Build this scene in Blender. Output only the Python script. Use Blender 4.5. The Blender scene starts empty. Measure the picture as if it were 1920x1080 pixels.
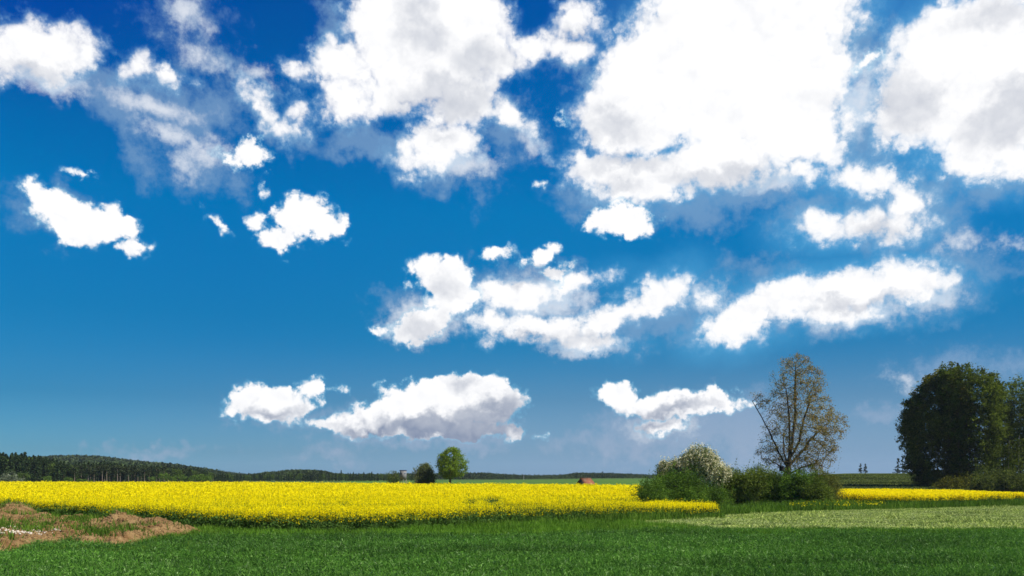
import bpy, math
import numpy as np
R = math.radians
sc = bpy.context.scene
COL = sc.collection
F = 1663.0; HY = 893.0; CZ = 3.0          # focal length / horizon row in photo pixels, eye height (m)
# ---------------------------------------------------------------- camera
cam = bpy.data.cameras.new('camera'); co = bpy.data.objects.new('camera', cam); COL.objects.link(co)
co.location = (0, 0, CZ); co.rotation_euler = (math.pi/2, 0, 0)
cam.lens = 36*F/1920; cam.shift_y = (HY-540)/1920; cam.clip_start = .1; cam.clip_end = 20000
sc.camera = co
# ---------------------------------------------------------------- exposure
sc.view_settings.view_transform = 'Standard'; sc.view_settings.look = 'None'
sc.view_settings.exposure = .5; sc.view_settings.gamma = 1; sc.view_settings.use_curve_mapping = False
sc.render.engine = 'CYCLES'
sc.cycles.max_bounces = 5; sc.cycles.diffuse_bounces = 3; sc.cycles.transmission_bounces = 3
sc.cycles.transparent_max_bounces = 8; sc.cycles.glossy_bounces = 2
sc.cycles.use_denoising = True; sc.cycles.denoiser = 'OPENIMAGEDENOISE'; sc.cycles.denoising_input_passes = 'RGB_ALBEDO_NORMAL'; sc.cycles.denoising_prefilter = 'ACCURATE'
sc.cycles.pixel_filter_type = 'BLACKMAN_HARRIS'; sc.cycles.filter_width = 1.6
# ---------------------------------------------------------------- sun
SUN_EL, SUN_AZ = 47.0, 112.0              # azimuth measured clockwise from the view direction (+Y)
sl = bpy.data.lights.new('sun', 'SUN'); so = bpy.data.objects.new('sun', sl); COL.objects.link(so)
sl.energy = 5.0; sl.angle = R(.5); sl.color = (1, .945, .85)
so.rotation_euler = (R(90-SUN_EL), 0, R(180-SUN_AZ))
# ---------------------------------------------------------------- world: Nishita sky, coloured, with procedural clouds
world = bpy.data.worlds.new('World'); sc.world = world; world.use_nodes = True
nt = world.node_tree; nt.nodes.clear()
def N(t, **k):
    n = nt.nodes.new(t)
    for a, v in k.items(): setattr(n, a, v)
    return n
def put(sock, v):
    if isinstance(v, bpy.types.NodeSocket): nt.links.new(v, sock)
    elif v is not None: sock.default_value = v
def M(op, a, b=None, c=None, clamp=False):
    n = N('ShaderNodeMath', operation=op, use_clamp=clamp)
    put(n.inputs[0], a)
    if b is not None: put(n.inputs[1], b)
    if c is not None: put(n.inputs[2], c)
    return n.outputs[0]
def V(op, a, b=None, out=0):
    n = N('ShaderNodeVectorMath', operation=op)
    put(n.inputs[0], a)
    if b is not None: put(n.inputs['Scale' if op == 'SCALE' else 1], b)
    return n.outputs[out]
def SS(x, lo, hi, a=0.0, b=1.0):
    n = N('ShaderNodeMapRange', interpolation_type='SMOOTHSTEP')
    put(n.inputs[0], x); n.inputs[1].default_value = lo; n.inputs[2].default_value = hi
    n.inputs[3].default_value = a; n.inputs[4].default_value = b
    return n.outputs[0]
def noise(vec, scale, detail, rough=.55, out=0, lac=2.0):
    n = N('ShaderNodeTexNoise'); put(n.inputs['Vector'], vec)
    n.inputs['Scale'].default_value = scale; n.inputs['Detail'].default_value = detail
    n.inputs['Roughness'].default_value = rough; n.inputs['Lacunarity'].default_value = lac
    return n.outputs[out]
def mixc(f, a, b):
    n = N('ShaderNodeMix', data_type='RGBA'); put(n.inputs[0], f)
    for s, v in ((n.inputs[6], a), (n.inputs[7], b)):
        if isinstance(v, tuple): s.default_value = (*v, 1)
        else: nt.links.new(v, s)
    return n.outputs[2]
def ramp(f, pts):
    n = N('ShaderNodeValToRGB'); put(n.inputs[0], f); e = n.color_ramp.elements
    while len(e) < len(pts): e.new(.5)
    for i, (p, c) in enumerate(pts): e[i].position = p; e[i].color = (*c, 1)
    return n.outputs[0]
DIR = V('NORMALIZE', N('ShaderNodeTexCoord').outputs['Generated'])
sx = N('ShaderNodeSeparateXYZ'); nt.links.new(DIR, sx.inputs[0])
AZ = M('MULTIPLY', M('ARCTAN2', sx.outputs[0], sx.outputs[1]), 180/math.pi)     # degrees
EL = M('MULTIPLY', M('ARCSINE', sx.outputs[2]), 180/math.pi)
cx = N('ShaderNodeCombineXYZ'); nt.links.new(AZ, cx.inputs[0]); nt.links.new(EL, cx.inputs[1])
P0 = cx.outputs[0]
sky = N('ShaderNodeTexSky', sky_type='NISHITA', sun_disc=False)
sky.sun_elevation = R(46); sky.sun_rotation = R(115); sky.altitude = 400
SKYS = .1
skyc = V('SCALE', sky.outputs[0], SKYS)
tint = ramp(M('DIVIDE', EL, 30.0), [(0, (.22, .42, .74)), (.015, (.20, .41, .70)), (.05, (.14, .31, .52)), (.163, (.055, .235, .40)),
            (.33, (.014, .268, .445)), (.55, (.001, .345, .58)), (.75, (.0005, .30, .60)), (1, (.0005, .22, .61))])
skyc = V('MULTIPLY', V('SCALE', skyc, 2.0), tint)
azr = ramp(M('MULTIPLY_ADD', AZ, 1/70, .5), [(0, (.62, .86, .88)), (.25, (.74, .88, .92)), (.5, (1, 1, 1)), (1, (1, .96, 1))])
skyc = V('MULTIPLY', skyc, azr)
skyc = mixc(M('MULTIPLY', SS(EL, 19, 28), SS(AZ, -14, -33)), skyc, (.0005, .05, .36))
skyc = mixc(M('MULTIPLY', SS(EL, 0, 9, .85, 0), SS(AZ, -42, 17)), skyc, (.215, .355, .54))
# turbulence that shapes every cloud edge (direction space)
w1 = V('SUBTRACT', noise(DIR, 17, 3, .5, out=1), (.5, .5, .5))
w2 = V('SUBTRACT', noise(DIR, 60, 5, .62, out=1), (.5, .5, .5))
PW = V('ADD', P0, V('ADD', V('SCALE', w1, 1.35), V('SCALE', w2, 1.1)))
PV = V('ADD', P0, V('ADD', V('SCALE', w1, 3.2), V('SCALE', w2, 2.2)))
def azel(px, py):
    u, v = (px-960)/F, (HY-py)/F
    return math.degrees(math.atan(u)), math.degrees(math.atan(v/math.sqrt(1+u*u)))
def field(coord, blobs, k=.35):
    """smooth union of ellipses; value in degrees inside the edge (negative outside)"""
    # the running value rides in the z of the coordinate every few ellipses, so that the shader compiler
    # finishes one batch before it starts the next
    acc = None; q = coord
    sp = N('ShaderNodeSeparateXYZ'); nt.links.new(coord, sp.inputs[0])
    for i, b in enumerate(blobs):
        if i and i % 5 == 0:
            cb = N('ShaderNodeCombineXYZ'); nt.links.new(sp.outputs[0], cb.inputs[0]); nt.links.new(sp.outputs[1], cb.inputs[1]); nt.links.new(acc, cb.inputs[2]); q = cb.outputs[0]
        px, py, rx, ry = b[:4]; rot = b[4] if len(b) > 4 else 0
        a, e = azel(px, py)
        j = 180/math.pi/F; ca = math.cos(R(a))
        ra = rx*j*ca*ca; re = ry*j*ca*math.cos(R(e))**2
        m = N('ShaderNodeMapping', vector_type='TEXTURE'); nt.links.new(q, m.inputs[0])
        m.inputs[1].default_value = (a, e, 0); m.inputs[2].default_value = (0, 0, R(-rot)); m.inputs[3].default_value = (ra, re, 1e9)
        L = V('LENGTH', m.outputs[0], out=1)
        s = math.sqrt(ra*re)
        d = M('MULTIPLY_ADD', L, -s, s)
        acc = d if acc is None else M('SMOOTH_MAX', acc, d, k)
    return acc
CORE = [  # fluffy white bodies: photo-pixel centre, radii, tilt (clockwise on the picture)
 (70,92,112,62),(150,85,45,36),(15,100,60,55),
 (255,130,36,30),(320,143,38,22),(495,205,50,24,42),(530,232,34,14),(556,206,22,30),
 (745,55,112,95),(865,60,110,105),(800,120,115,95),(640,122,72,50),(575,125,36,16),(655,190,62,52),(725,175,62,42),(870,185,72,60),(822,268,78,50,-10),(775,298,38,28),(955,222,55,22,22),(1000,95,62,34),(1072,92,66,34),(1085,38,46,42),(935,115,60,40),
 (1400,40,230,110),(1400,170,205,120),(1260,150,150,130),(1185,225,112,75),(1125,320,82,42,12),(1210,335,112,50),(1350,295,130,58),(1480,245,122,72),(1545,270,50,48),(1500,320,42,24),
 (1825,90,172,112),(1880,195,165,115),(1765,170,132,110),(1695,235,72,52),(1840,285,108,48),(1905,300,80,40),
 (1590,330,42,29),(1645,345,60,31,12),(1702,380,50,36,35),(1695,424,56,36),(1620,418,62,27),(1545,427,54,29),(1525,415,22,20),
 (965,555,95,34),(1075,532,62,16,-8),(925,612,52,27),(1030,618,112,27),(1150,592,88,28,-15),(1225,558,72,34,-22),(1100,642,62,18),(1330,560,26,20),
 (1395,602,86,38,-16),(1340,612,40,22,-15),(1480,562,100,44,-10),(1600,545,120,48,-8),(1690,528,96,44,6),(1390,622,50,16),(1560,592,90,18),
]
CRISP = [  # clouds with hard cauliflower edges
 (62,352,28.3,27.8,20),(110,392,63.2,41.8,35),(155,425,71.9,41.8),(215,422,56.7,34.8),(245,462,37.1,20.9),(150,326,34.9,10.4,20),
 (560,402,63.2,44.1),(606,420,45.8,37.1),(522,452,41.4,30.2),(476,412,21.8,18.6),(488,360,13.1,13.9,-40),(413,420,30.5,12.8,45),
 (472,290,37.1,30.2),(430,292,21.8,9.3,15),(1160,415,67.6,34.8),(1016,338,9.8,8.1),
 (836,520,67.6,41.8),(800,500,34.9,25.5),(795,606,71.9,32.5,-20),(848,566,58.9,30.2),(930,475,34.9,15.1,-8),(1010,480,37.1,16.2,-20),(1040,512,26.2,17.4),(715,622,17.4,9.3),
 (862,752,124,56),(778,768,112,46,-12),(700,788,87.2,27.8,-10),(620,798,63.2,13.9),(930,772,52.3,41.8),(880,714,24,18.6),(965,806,28.3,20.9),(820,802,163.5,23.2),(735,738,28.3,18.6),
 (508,757,87.2,39.4),(582,732,28.3,23.2),(446,746,26.2,18.6),(632,735,17.4,8.1,15),
 (1165,742,45.8,29,15),(1250,760,100.3,29),(1335,752,67.6,27.8),(1235,800,54.5,19.7),(1020,818,17.4,8.1),(1060,225,15.3,10.4),
 (1620,122,30.5,18.6,-35),
]
FAINT = [  # half-transparent white puffs
 (300,205,82,22,3),(345,28,28,34),(376,40,26,16,35),(388,282,38,28),(356,305,20,24),(380,110,50,18,15),(480,140,26,14),(320,255,60,16,10),(990,255,40,20,50),(1330,560,40,28),(1800,460,32,14),(1905,455,26,14),(1700,712,22,12),(1100,650,80,22),(1235,800,60,22),(1000,560,110,50),(1590,590,120,26),(430,290,30,14,15),(800,600,90,44,-15),(1740,560,70,26),(70,140,110,30,10),(1610,130,50,30),(1600,200,50,60),(860,300,70,30),(1450,335,80,22)
]
VEIL = [  # thin see-through vapour
 (200,190,130,58,28),(330,215,120,80),(390,310,62,52),(410,120,112,30,14),(355,35,70,44),(270,312,36,26,30),(700,270,110,32),(850,310,105,36),(960,245,72,46,20),
 (620,60,40,70),(1090,140,70,22),(1300,400,90,45),(1400,350,110,50),(1170,360,130,50),(1620,250,70,90),(1580,100,50,90),(1640,130,50,60),
 (1500,400,70,36),(1800,462,60,22),(1905,455,34,20),(1760,565,95,32),(1830,505,80,34),(1420,500,60,22),(1700,400,110,70),(1850,350,110,30),
 (975,535,110,44),(1100,650,95,24),(1230,600,120,40),(1330,570,60,40),(1560,600,170,30),(800,590,90,50),
 (830,815,170,24),(640,800,80,22),(505,770,70,32),(1260,800,150,50),(1400,800,75,70),(1340,770,110,40),(1790,690,80,34),(1870,690,55,34),(1720,712,36,14),
 (620,850,60,12),(280,850,80,10),(1660,780,60,12),(500,215,90,34,20),(1130,830,90,18),(110,400,80,50),(905,375,18,24),
]
SHADE = [  # greyer, thicker undersides
 (850,800,170,30),(900,778,90,26,-6),(700,806,90,14),(790,70,60,50),(900,110,60,40),(830,180,110,40),(780,15,40,35),(1150,235,60,30),(1160,345,50,16),
 (1890,215,110,60,-20),(1700,200,60,70),(1860,30,70,40),(1350,330,110,26),(1000,645,120,14),(980,510,80,18),(1100,630,60,14),(1600,575,110,14),(1640,425,60,22),
 (826,535,46,26),(790,622,60,24),(1260,770,90,12),(870,715,18,14),(520,775,60,12),(60,135,90,18),(820,250,30,14),(1090,60,40,20),(1230,795,60,16),(1170,300,90,22),
]
fC = field(PW, CORE); fK = field(PW, CRISP, .2); fV = field(PV, VEIL, .9); fF = field(PW, FAINT, .5); fS = field(PV, SHADE, .8)
n1 = noise(DIR, 42, 8, .62); n2 = noise(DIR, 150, 6, .68)
nn = M('SUBTRACT', M('MULTIPLY_ADD', n2, .32, n1), .66)
def billow(vec, scale, detail, rough=.5):
    n = N('ShaderNodeTexVoronoi', feature='F1'); put(n.inputs['Vector'], vec)
    n.inputs['Scale'].default_value = scale; n.inputs['Detail'].default_value = detail; n.inputs['Roughness'].default_value = rough
    return M('SUBTRACT', .5, n.outputs['Distance'])
DW = V('ADD', DIR, V('SCALE', w2, .02))
bl = billow(DW, 44, 2.5, .55)                         # rounded cauliflower lumps
aC = SS(M('ADD', M('MULTIPLY_ADD', nn, 1.55, fC), M('MULTIPLY_ADD', bl, .95, .46)), -.72, .95)
aK = SS(M('ADD', M('MULTIPLY_ADD', nn, 1.35, fK), M('MULTIPLY_ADD', bl, .8, .34)), -.22, .42)
aV = M('MULTIPLY', SS(M('MULTIPLY_ADD', nn, 4.5, fV), -.8, 1.4), .68)
low = SS(EL, .5, 9.0)                                   # cloud near the horizon is dimmed by air
veilcol = mixc(low, (.34, .43, .58), (.20, .36, .58))
glow = M('MULTIPLY', SS(fC, -2.6, .2, 0, .5), SS(AZ, 2, 12))      # thin bright vapour round the big clouds near the sun
c = mixc(aV, mixc(glow, skyc, (.10, .42, .74)), veilcol)
relief = M('SUBTRACT', noise(V('ADD', DIR, (.008, 0, .014)), 20, 5, .5), noise(DIR, 20, 5, .5))
sh = SS(M('MULTIPLY_ADD', nn, .9, fS), -.7, 1.1)
edge = SS(fC, .1, 2.0)
bl2 = billow(V('ADD', DW, (.004, 0, .007)), 44, 1.5, .5)
lit = M('ADD', M('MULTIPLY_ADD', M('SUBTRACT', bl, bl2), .14, M('MULTIPLY', relief, .36)), M('MULTIPLY_ADD', sh, M('MULTIPLY_ADD', low, .60, -.98), 1.03))
whiteC = mixc(M('MINIMUM', M('MAXIMUM', lit, 0.0), 1.0), (.19, .25, .38), (1.03, 1.03, 1.04))
c = mixc(M('MULTIPLY', SS(M('MULTIPLY_ADD', nn, 3.2, fF), -.5, 1.2), .62), c, whiteC)
c = mixc(aC, c, mixc(SS(aC, .15, .85), (.22, .50, .78), whiteC))
c = mixc(aK, c, mixc(SS(aK, .1, .9), (.22, .60, .85), whiteC))
grain = M('MULTIPLY_ADD', noise(DIR, 900, 2, .5), .02, .99)
c = V('SCALE', c, grain)
# sky below the horizon: plain dull ground light
c = mixc(SS(EL, -2.0, -.2), (.06, .09, .05), c)
bg = N('ShaderNodeBackground'); nt.links.new(c, bg.inputs[0]); bg.inputs[1].default_value = 2**-.5
wo = N('ShaderNodeOutputWorld'); nt.links.new(bg.outputs[0], wo.inputs[0])
world.cycles.sampling_method = 'MANUAL'; world.cycles.sample_map_resolution = 256

# ================================================================ helpers
rng = np.random.default_rng(7)
def tag(o, label=None, cat=None, group=None, kind=None):
    if label: o['label'] = label
    if cat: o['category'] = cat
    if group: o['group'] = group
    if kind: o['kind'] = kind
    return o
def mesh_np(name, v, quads=None, tris=None, mats=(), midx=None, smooth=False):
    v = np.asarray(v, np.float32).reshape(-1, 3)
    me = bpy.data.meshes.new(name)
    q = np.zeros((0, 4), np.int32) if quads is None else np.asarray(quads, np.int32).reshape(-1, 4)
    t = np.zeros((0, 3), np.int32) if tris is None else np.asarray(tris, np.int32).reshape(-1, 3)
    me.vertices.add(len(v)); me.vertices.foreach_set('co', v.ravel())
    me.loops.add(q.size+t.size); me.loops.foreach_set('vertex_index', np.concatenate([q.ravel(), t.ravel()]))
    me.polygons.add(len(q)+len(t))
    st = np.concatenate([np.arange(len(q))*4, q.size+np.arange(len(t))*3]).astype(np.int32)
    me.polygons.foreach_set('loop_start', st)
    for m in mats: me.materials.append(m)
    if midx is not None: me.polygons.foreach_set('material_index', np.asarray(midx, np.int32))
    if smooth: me.polygons.foreach_set('use_smooth', np.ones(len(q)+len(t), bool))
    me.update(calc_edges=True)
    return me
def link(name, me, parent=None, loc=None):
    o = bpy.data.objects.new(name, me); COL.objects.link(o)
    if parent is not None: o.parent = parent
    if loc is not None: o.location = loc
    return o
def empty(name, loc, rz=0):
    o = bpy.data.objects.new(name, None); COL.objects.link(o); o.location = loc; o.rotation_euler.z = rz
    o.empty_display_size = .3
    return o
def copy_tree(o, loc, rz=0, s=1, label=None, group=None):
    c = o.copy(); COL.objects.link(c); c.location = loc; c.rotation_euler.z = rz
    c.scale = (s, s, s) if not isinstance(s, tuple) else s
    if label: c['label'] = label
    if group: c['group'] = group
    for ch in o.children:
        d = ch.copy(); COL.objects.link(d); d.parent = c
    return c
def XY(px, Y): return (px-960)/F*Y
def Zp(py, Y): return CZ+(HY-py)/F*Y
def sstep(x, a, b):
    t = np.clip((x-a)/(b-a), 0, 1); return t*t*(3-2*t)
# ---- numpy value noise (tiled hash) for terrain, density and height variation
_T = rng.random((256, 256))
def vn(x, y, s):
    x = np.asarray(x)/s+500; y = np.asarray(y)/s+500
    xi = np.floor(x).astype(int); yi = np.floor(y).astype(int); fx = x-xi; fy = y-yi
    fx = fx*fx*(3-2*fx); fy = fy*fy*(3-2*fy)
    g = lambda a, b: _T[a % 256, b % 256]
    return (g(xi, yi)*(1-fx)+g(xi+1, yi)*fx)*(1-fy)+(g(xi, yi+1)*(1-fx)+g(xi+1, yi+1)*fx)*fy
def ground(X, Y):
    X = np.asarray(X, float); Y = np.asarray(Y, float)
    Ys = np.maximum(Y, 1.0); px = 960+X/Ys*F; px = np.where(Y < 30, 960, px)
    # right-hand meadow climbs to a near crest
    zr = 4.1*sstep(Y, 100, 345)*sstep(px, 1340, 1600)-14*sstep(Y, 370, 900)*sstep(px, 1340, 1600)
    zc = (.1+1.0*sstep(px, 900, 1180))*sstep(Y, 230, 600)*sstep(px, 660, 860)*(1-sstep(px, 1340, 1600))
    # wooded hill on the left
    zl = 17*sstep(Y, 560, 1150)*np.interp(px, [-900, -200, 60, 110, 170, 210, 250, 300, 350, 410, 460], [.3, .75, .98, 1.02, 1.0, .84, .60, .38, .22, .08, 0])
    zm = 0
    z = zr+zc+zl+zm
    rel = np.clip((Ys-45)/80, 0, 1)
    return np.where(Y > 20, z, 0)+(vn(X, Y, 23)-.5)*.10*rel
# ================================================================ materials
def mat(name, build, rough=.9, spec=.2):
    m = bpy.data.materials.new(name); m.use_nodes = True
    t = m.node_tree; t.nodes.clear()
    out = t.nodes.new('ShaderNodeOutputMaterial')
    b = t.nodes.new('ShaderNodeBsdfPrincipled'); b.inputs['Roughness'].default_value = rough
    b.inputs['Specular IOR Level'].default_value = spec
    t.links.new(b.outputs[0], out.inputs[0])
    build(t, b, out)
    return m
def tn(t, kind, **k):
    n = t.nodes.new(kind)
    for a, v in k.items(): setattr(n, a, v)
    return n
def tnoise(t, scale, detail=4, rough=.6, coord='Object', stretch=None):
    tc = tn(t, 'ShaderNodeTexCoord'); n = tn(t, 'ShaderNodeTexNoise')
    n.inputs['Scale'].default_value = scale; n.inputs['Detail'].default_value = detail; n.inputs['Roughness'].default_value = rough
    if stretch:
        mp = tn(t, 'ShaderNodeMapping'); mp.inputs[3].default_value = stretch
        t.links.new(tc.outputs[coord], mp.inputs[0]); t.links.new(mp.outputs[0], n.inputs[0])
    else: t.links.new(tc.outputs[coord], n.inputs[0])
    return n.outputs[0]
def tramp(t, f, pts):
    n = tn(t, 'ShaderNodeValToRGB'); t.links.new(f, n.inputs[0]); e = n.color_ramp.elements
    while len(e) < len(pts): e.new(.5)
    for i, (p, c) in enumerate(pts): e[i].position = p; e[i].color = (*c, 1)
    return n.outputs[0]
def tmix(t, f, a, b, blend='MIX'):
    n = tn(t, 'ShaderNodeMix', data_type='RGBA', blend_type=blend)
    if isinstance(f, float): n.inputs[0].default_value = f
    else: t.links.new(f, n.inputs[0])
    for s, v in ((n.inputs[6], a), (n.inputs[7], b)):
        if isinstance(v, tuple): s.default_value = (*v, 1)
        else: t.links.new(v, s)
    return n.outputs[2]
def ground_mat(name, cols, s1=.3, s2=4, bump=.3, stretch=None):
    def f(t, b, out):
        a = tramp(t, tnoise(t, s1, 5, .6, stretch=stretch), [(.3, cols[0]), (.7, cols[1])])
        c2 = tramp(t, tnoise(t, s2, 6, .7), [(.35, (.55, .55, .55)), (.65, (1.25, 1.25, 1.25))])
        t.links.new(tmix(t, 1.0, a, c2, 'MULTIPLY'), b.inputs['Base Color'])
        bp = tn(t, 'ShaderNodeBump'); bp.inputs['Strength'].default_value = bump; bp.inputs['Distance'].default_value = .1
        t.links.new(tnoise(t, s2, 6, .7), bp.inputs['Height']); t.links.new(bp.outputs[0], b.inputs['Normal'])
    return mat(name, f, .95, .05)
def leaf_mat(name, pts, trans=.3, big=None, bigamt=0, rough=.6, st=None):
    """foliage: colour differs leaf by leaf (random per island) and by broad patches"""
    m = bpy.data.materials.new(name); m.use_nodes = True; t = m.node_tree; t.nodes.clear()
    out = tn(t, 'ShaderNodeOutputMaterial')
    g = tn(t, 'ShaderNodeNewGeometry')
    c_ = tramp(t, g.outputs['Random Per Island'], pts)
    if big:
        k = tramp(t, tnoise(t, big, 3, .6, stretch=st), [(.36, (1-bigamt, 1-bigamt, 1-bigamt*.8)), (.64, (1+bigamt, 1+bigamt*.9, 1+bigamt*.4))])
        c_ = tmix(t, 1.0, c_, k, 'MULTIPLY')
    d = tn(t, 'ShaderNodeBsdfDiffuse'); tr = tn(t, 'ShaderNodeBsdfTranslucent'); mx = tn(t, 'ShaderNodeMixShader'); mx.inputs[0].default_value = trans
    t.links.new(c_, d.inputs[0]); t.links.new(c_, tr.inputs[0])
    t.links.new(d.outputs[0], mx.inputs[1]); t.links.new(tr.outputs[0], mx.inputs[2]); t.links.new(mx.outputs[0], out.inputs[0])
    return m
def plain(name, c1, c2, s=3, rough=.8, stretch=None, spec=.2):
    def f(t, b, out):
        t.links.new(tramp(t, tnoise(t, s, 5, .65, stretch=stretch), [(.3, c1), (.7, c2)]), b.inputs['Base Color'])
    return mat(name, f, rough, spec)
G = lambda a: tuple(a)
m_ground = ground_mat('ground_soil_grass', [(.055, .10, .022), (.075, .13, .03)], .05, 1.5)
m_far = ground_mat('far_field_green', [(0.064, 0.140, 0.018), (0.086, 0.172, 0.025)], .02, .6, .1, stretch=(1, .3, 1))
m_meadow = ground_mat('dark_meadow', [(0.076, 0.100, 0.027), (0.104, 0.124, 0.038)], .03, .5, .2, stretch=(1, 4, 1))
m_mown = ground_mat('mown_grass', [(0.189, 0.245, 0.077), (0.261, 0.291, 0.104)], .5, 6, .4)
m_soil = ground_mat('brown_soil', [(0.140, 0.073, 0.026), (0.295, 0.194, 0.083)], 1.2, 9, .6)
m_bark = plain('bark', (.045, .035, .026), (.10, .08, .06), 2.5, .95, (1, 1, .2))
m_pine = plain('pine_bark', (.16, .12, .09), (.26, .20, .155), 1, .95)
# ================================================================ terrain
def build_ground():
    ang = np.concatenate([np.radians(np.arange(-42, 42, .3)), np.radians(np.arange(42, 318, 3.0))])
    rad = np.concatenate([[.5], np.geomspace(4, 2550, 140)])
    A, Rr = np.meshgrid(ang, rad, indexing='ij')
    X = np.sin(A)*Rr; Y = np.cos(A)*Rr; Z = ground(X, Y)
    n, m = A.shape; v = np.stack([X, Y, Z], -1).reshape(-1, 3)
    i = np.arange(n)[:, None]; j = np.arange(m-1)[None]
    a = i*m+j; b = ((i+1) % n)*m+j
    q = np.stack([a, b, b+1, a+1], -1).reshape(-1, 4)
    c = len(v); v = np.vstack([v, [[0, 0, 0]]])
    i = np.arange(n); t = np.stack([np.full(n, c), ((i+1) % n)*m, i*m], -1)
    link('ground', mesh_np('ground', v, q, t, [m_ground], smooth=True))['kind'] = 'structure'
build_ground()
def sheet(name, m, pxl, pxr, y0, y1, ny, nx, off):
    """a field laid on the ground between two sight lines and two distances (functions)"""
    s = np.linspace(0, 1, ny)[None]; u = np.linspace(0, 1, nx)[:, None]
    px = pxl+(pxr-pxl)*u
    Y = y0(px)*(1-s)+y1(px)*s if callable(y0) else np.exp(np.log(y0)*(1-s)+np.log(y1)*s)*np.ones_like(u)
    X = (px-960)/F*Y; Z = ground(X, Y)+off
    v = np.stack([X, Y, Z], -1).reshape(-1, 3)
    i = np.arange(nx-1)[:, None]; j = np.arange(ny-1)[None]; a = i*ny+j
    q = np.stack([a, a+ny, a+ny+1, a+1], -1).reshape(-1, 4)
    o = link(name, mesh_np(name, v, q, None, [m], smooth=True)); o['kind'] = 'structure'; return o
sheet('far_green_field', m_far, 640, 1420, 160, 640, 90, 70, .012)
sheet('meadow', m_meadow, 1520, 2500, 96, 400, 80, 60, .012)
PXM = [1040, 1200, 1340, 1500, 1700, 1920, 2150]; MF = [48.5, 45.5, 44.5, 44.3, 44.3, 44, 44]; MB = [50, 58, 67, 76, 82, 90, 98]
mown_f = lambda px: np.interp(px, PXM, MF); mown_b = lambda px: np.interp(px, PXM, MB)
sheet('mown_field', m_mown, 1040, 2150, mown_f, mown_b, 30, 60, .008)
# ================================================================ leafy strips
def blades(X, Y, Z, H, W, lean=.35, r=rng):
    """tapered bent blades, one quad each"""
    n = len(X); a = r.random(n)*2*np.pi; la = r.random(n)*2*np.pi
    dx, dy = np.cos(a)*W/2, np.sin(a)*W/2; L = H*lean*r.random(n)**.7
    tx, ty = X+np.cos(la)*L, Y+np.sin(la)*L; zt = Z+H
    v = np.empty((n, 4, 3))
    v[:, 0] = np.stack([X-dx, Y-dy, Z], -1); v[:, 1] = np.stack([X+dx, Y+dy, Z], -1)
    v[:, 2] = np.stack([tx+dx*.35, ty+dy*.35, zt], -1); v[:, 3] = np.stack([tx-dx*.35, ty-dy*.35, zt], -1)
    return v.reshape(-1, 3)
def quads_of(v): return np.arange(len(v)).reshape(-1, 4)
def leaves(Pn, S, r=rng, asp=.62, flat=0.0, ndir=None):
    """rhombic leaves of size S (array) at points, random attitude (flat>0: more horizontal)"""
    n = len(Pn); a = r.normal(size=(n, 3)); a[:, 2] *= (1-flat); a /= np.linalg.norm(a, axis=1)[:, None]+1e-9
    b = r.normal(size=(n, 3)); b[:, 2] *= (1-flat)
    b -= (b*a).sum(1)[:, None]*a; b /= np.linalg.norm(b, axis=1)[:, None]+1e-9
    S = np.asarray(S)*np.ones(n); a = a*S[:, None]*.5; b = b*S[:, None]*.5*asp
    v = np.stack([Pn-a, Pn-b+a*.15, Pn+a, Pn+b+a*.15], 1)
    return v.reshape(-1, 3)
def scatter(n, px0, px1, Y0, Y1, r=rng, p=2.0):
    """random ground points evenly per square metre inside a sight-line wedge"""
    Y = (Y0**2+(Y1**2-Y0**2)*r.random(n))**.5
    px = px0+(px1-px0)*r.random(n)
    return (px-960)/F*Y, Y, px
m_wheat = leaf_mat('wheat_leaf', [(0, (0.040, 0.114, 0.018)), (.5, (0.076, 0.192, 0.026)), (.8, (0.118, 0.257, 0.037)), (.94, (0.168, 0.319, 0.077)), (1, (0.291, 0.422, 0.165))], .35, .45, .30, st=(.22, 1, 1))
m_verge = leaf_mat('verge_grass', [(0, (0.055, 0.121, 0.012)), (.6, (0.094, 0.182, 0.020)), (1, (0.154, 0.242, 0.035))], .35, .25, .3)
m_light = leaf_mat('light_grass', [(0, (0.072, 0.171, 0.014)), (.6, (0.110, 0.231, 0.020)), (1, (0.165, 0.286, 0.040))], .35, .3, .2)
m_straw = leaf_mat('cut_grass', [(0, (0.158, 0.237, 0.045)), (.5, (0.279, 0.360, 0.081)), (1, (0.446, 0.494, 0.162))], .2, .5, .28, st=(.3, 1, 1))
# front edge of the wheat as distance by sight line
WPX = [-300, 0, 60, 130, 220, 380, 600, 900, 1200, 1500, 1920, 2300]; WY = [30, 31.5, 35.2, 36.3, 34.8, 39.3, 39.6, 41.2, 44.3, 44.6, 44.2, 44]
wheat_end = lambda px: np.interp(px, WPX, WY)
def build_wheat():
    X, Y, px = scatter(540000, -420, 2340, 21, 46)
    k = Y < wheat_end(px)-.2*vn(X, Y, .8); X, Y, px = X[k], Y[k], px[k]
    d = vn(X, Y, .25)*.7+vn(X*.3, Y, 1.1)*.6; k = rng.random(len(X)) < .1+d*.95; X, Y = X[k], Y[k]
    H = (.14+.20*vn(X, Y, .4)+.24*vn(X*.16, Y, 1.3))*(.65+.6*rng.random(len(X)))
    W = .016+.014*rng.random(len(X))
    v = blades(X, Y, ground(X, Y), H, W, .95)
    i = rng.permutation(len(X)); i = np.concatenate([i, i[:len(i)*2//3]]); g_ = ground(X[i], Y[i])
    p = np.stack([X[i]+rng.normal(size=len(i))*.06, Y[i]+rng.normal(size=len(i))*.06, g_+H[i]*(.55+.5*rng.random(len(i)))], -1)
    v = np.vstack([v, leaves(p, .11*(.5+rng.random(len(i))), rng, .22, .1)])
    tag(link('green_wheat', mesh_np('green_wheat', v, quads_of(v), None, [m_wheat])), 'dark green young wheat covering the whole foreground', 'wheat', kind='stuff')
build_wheat()
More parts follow.
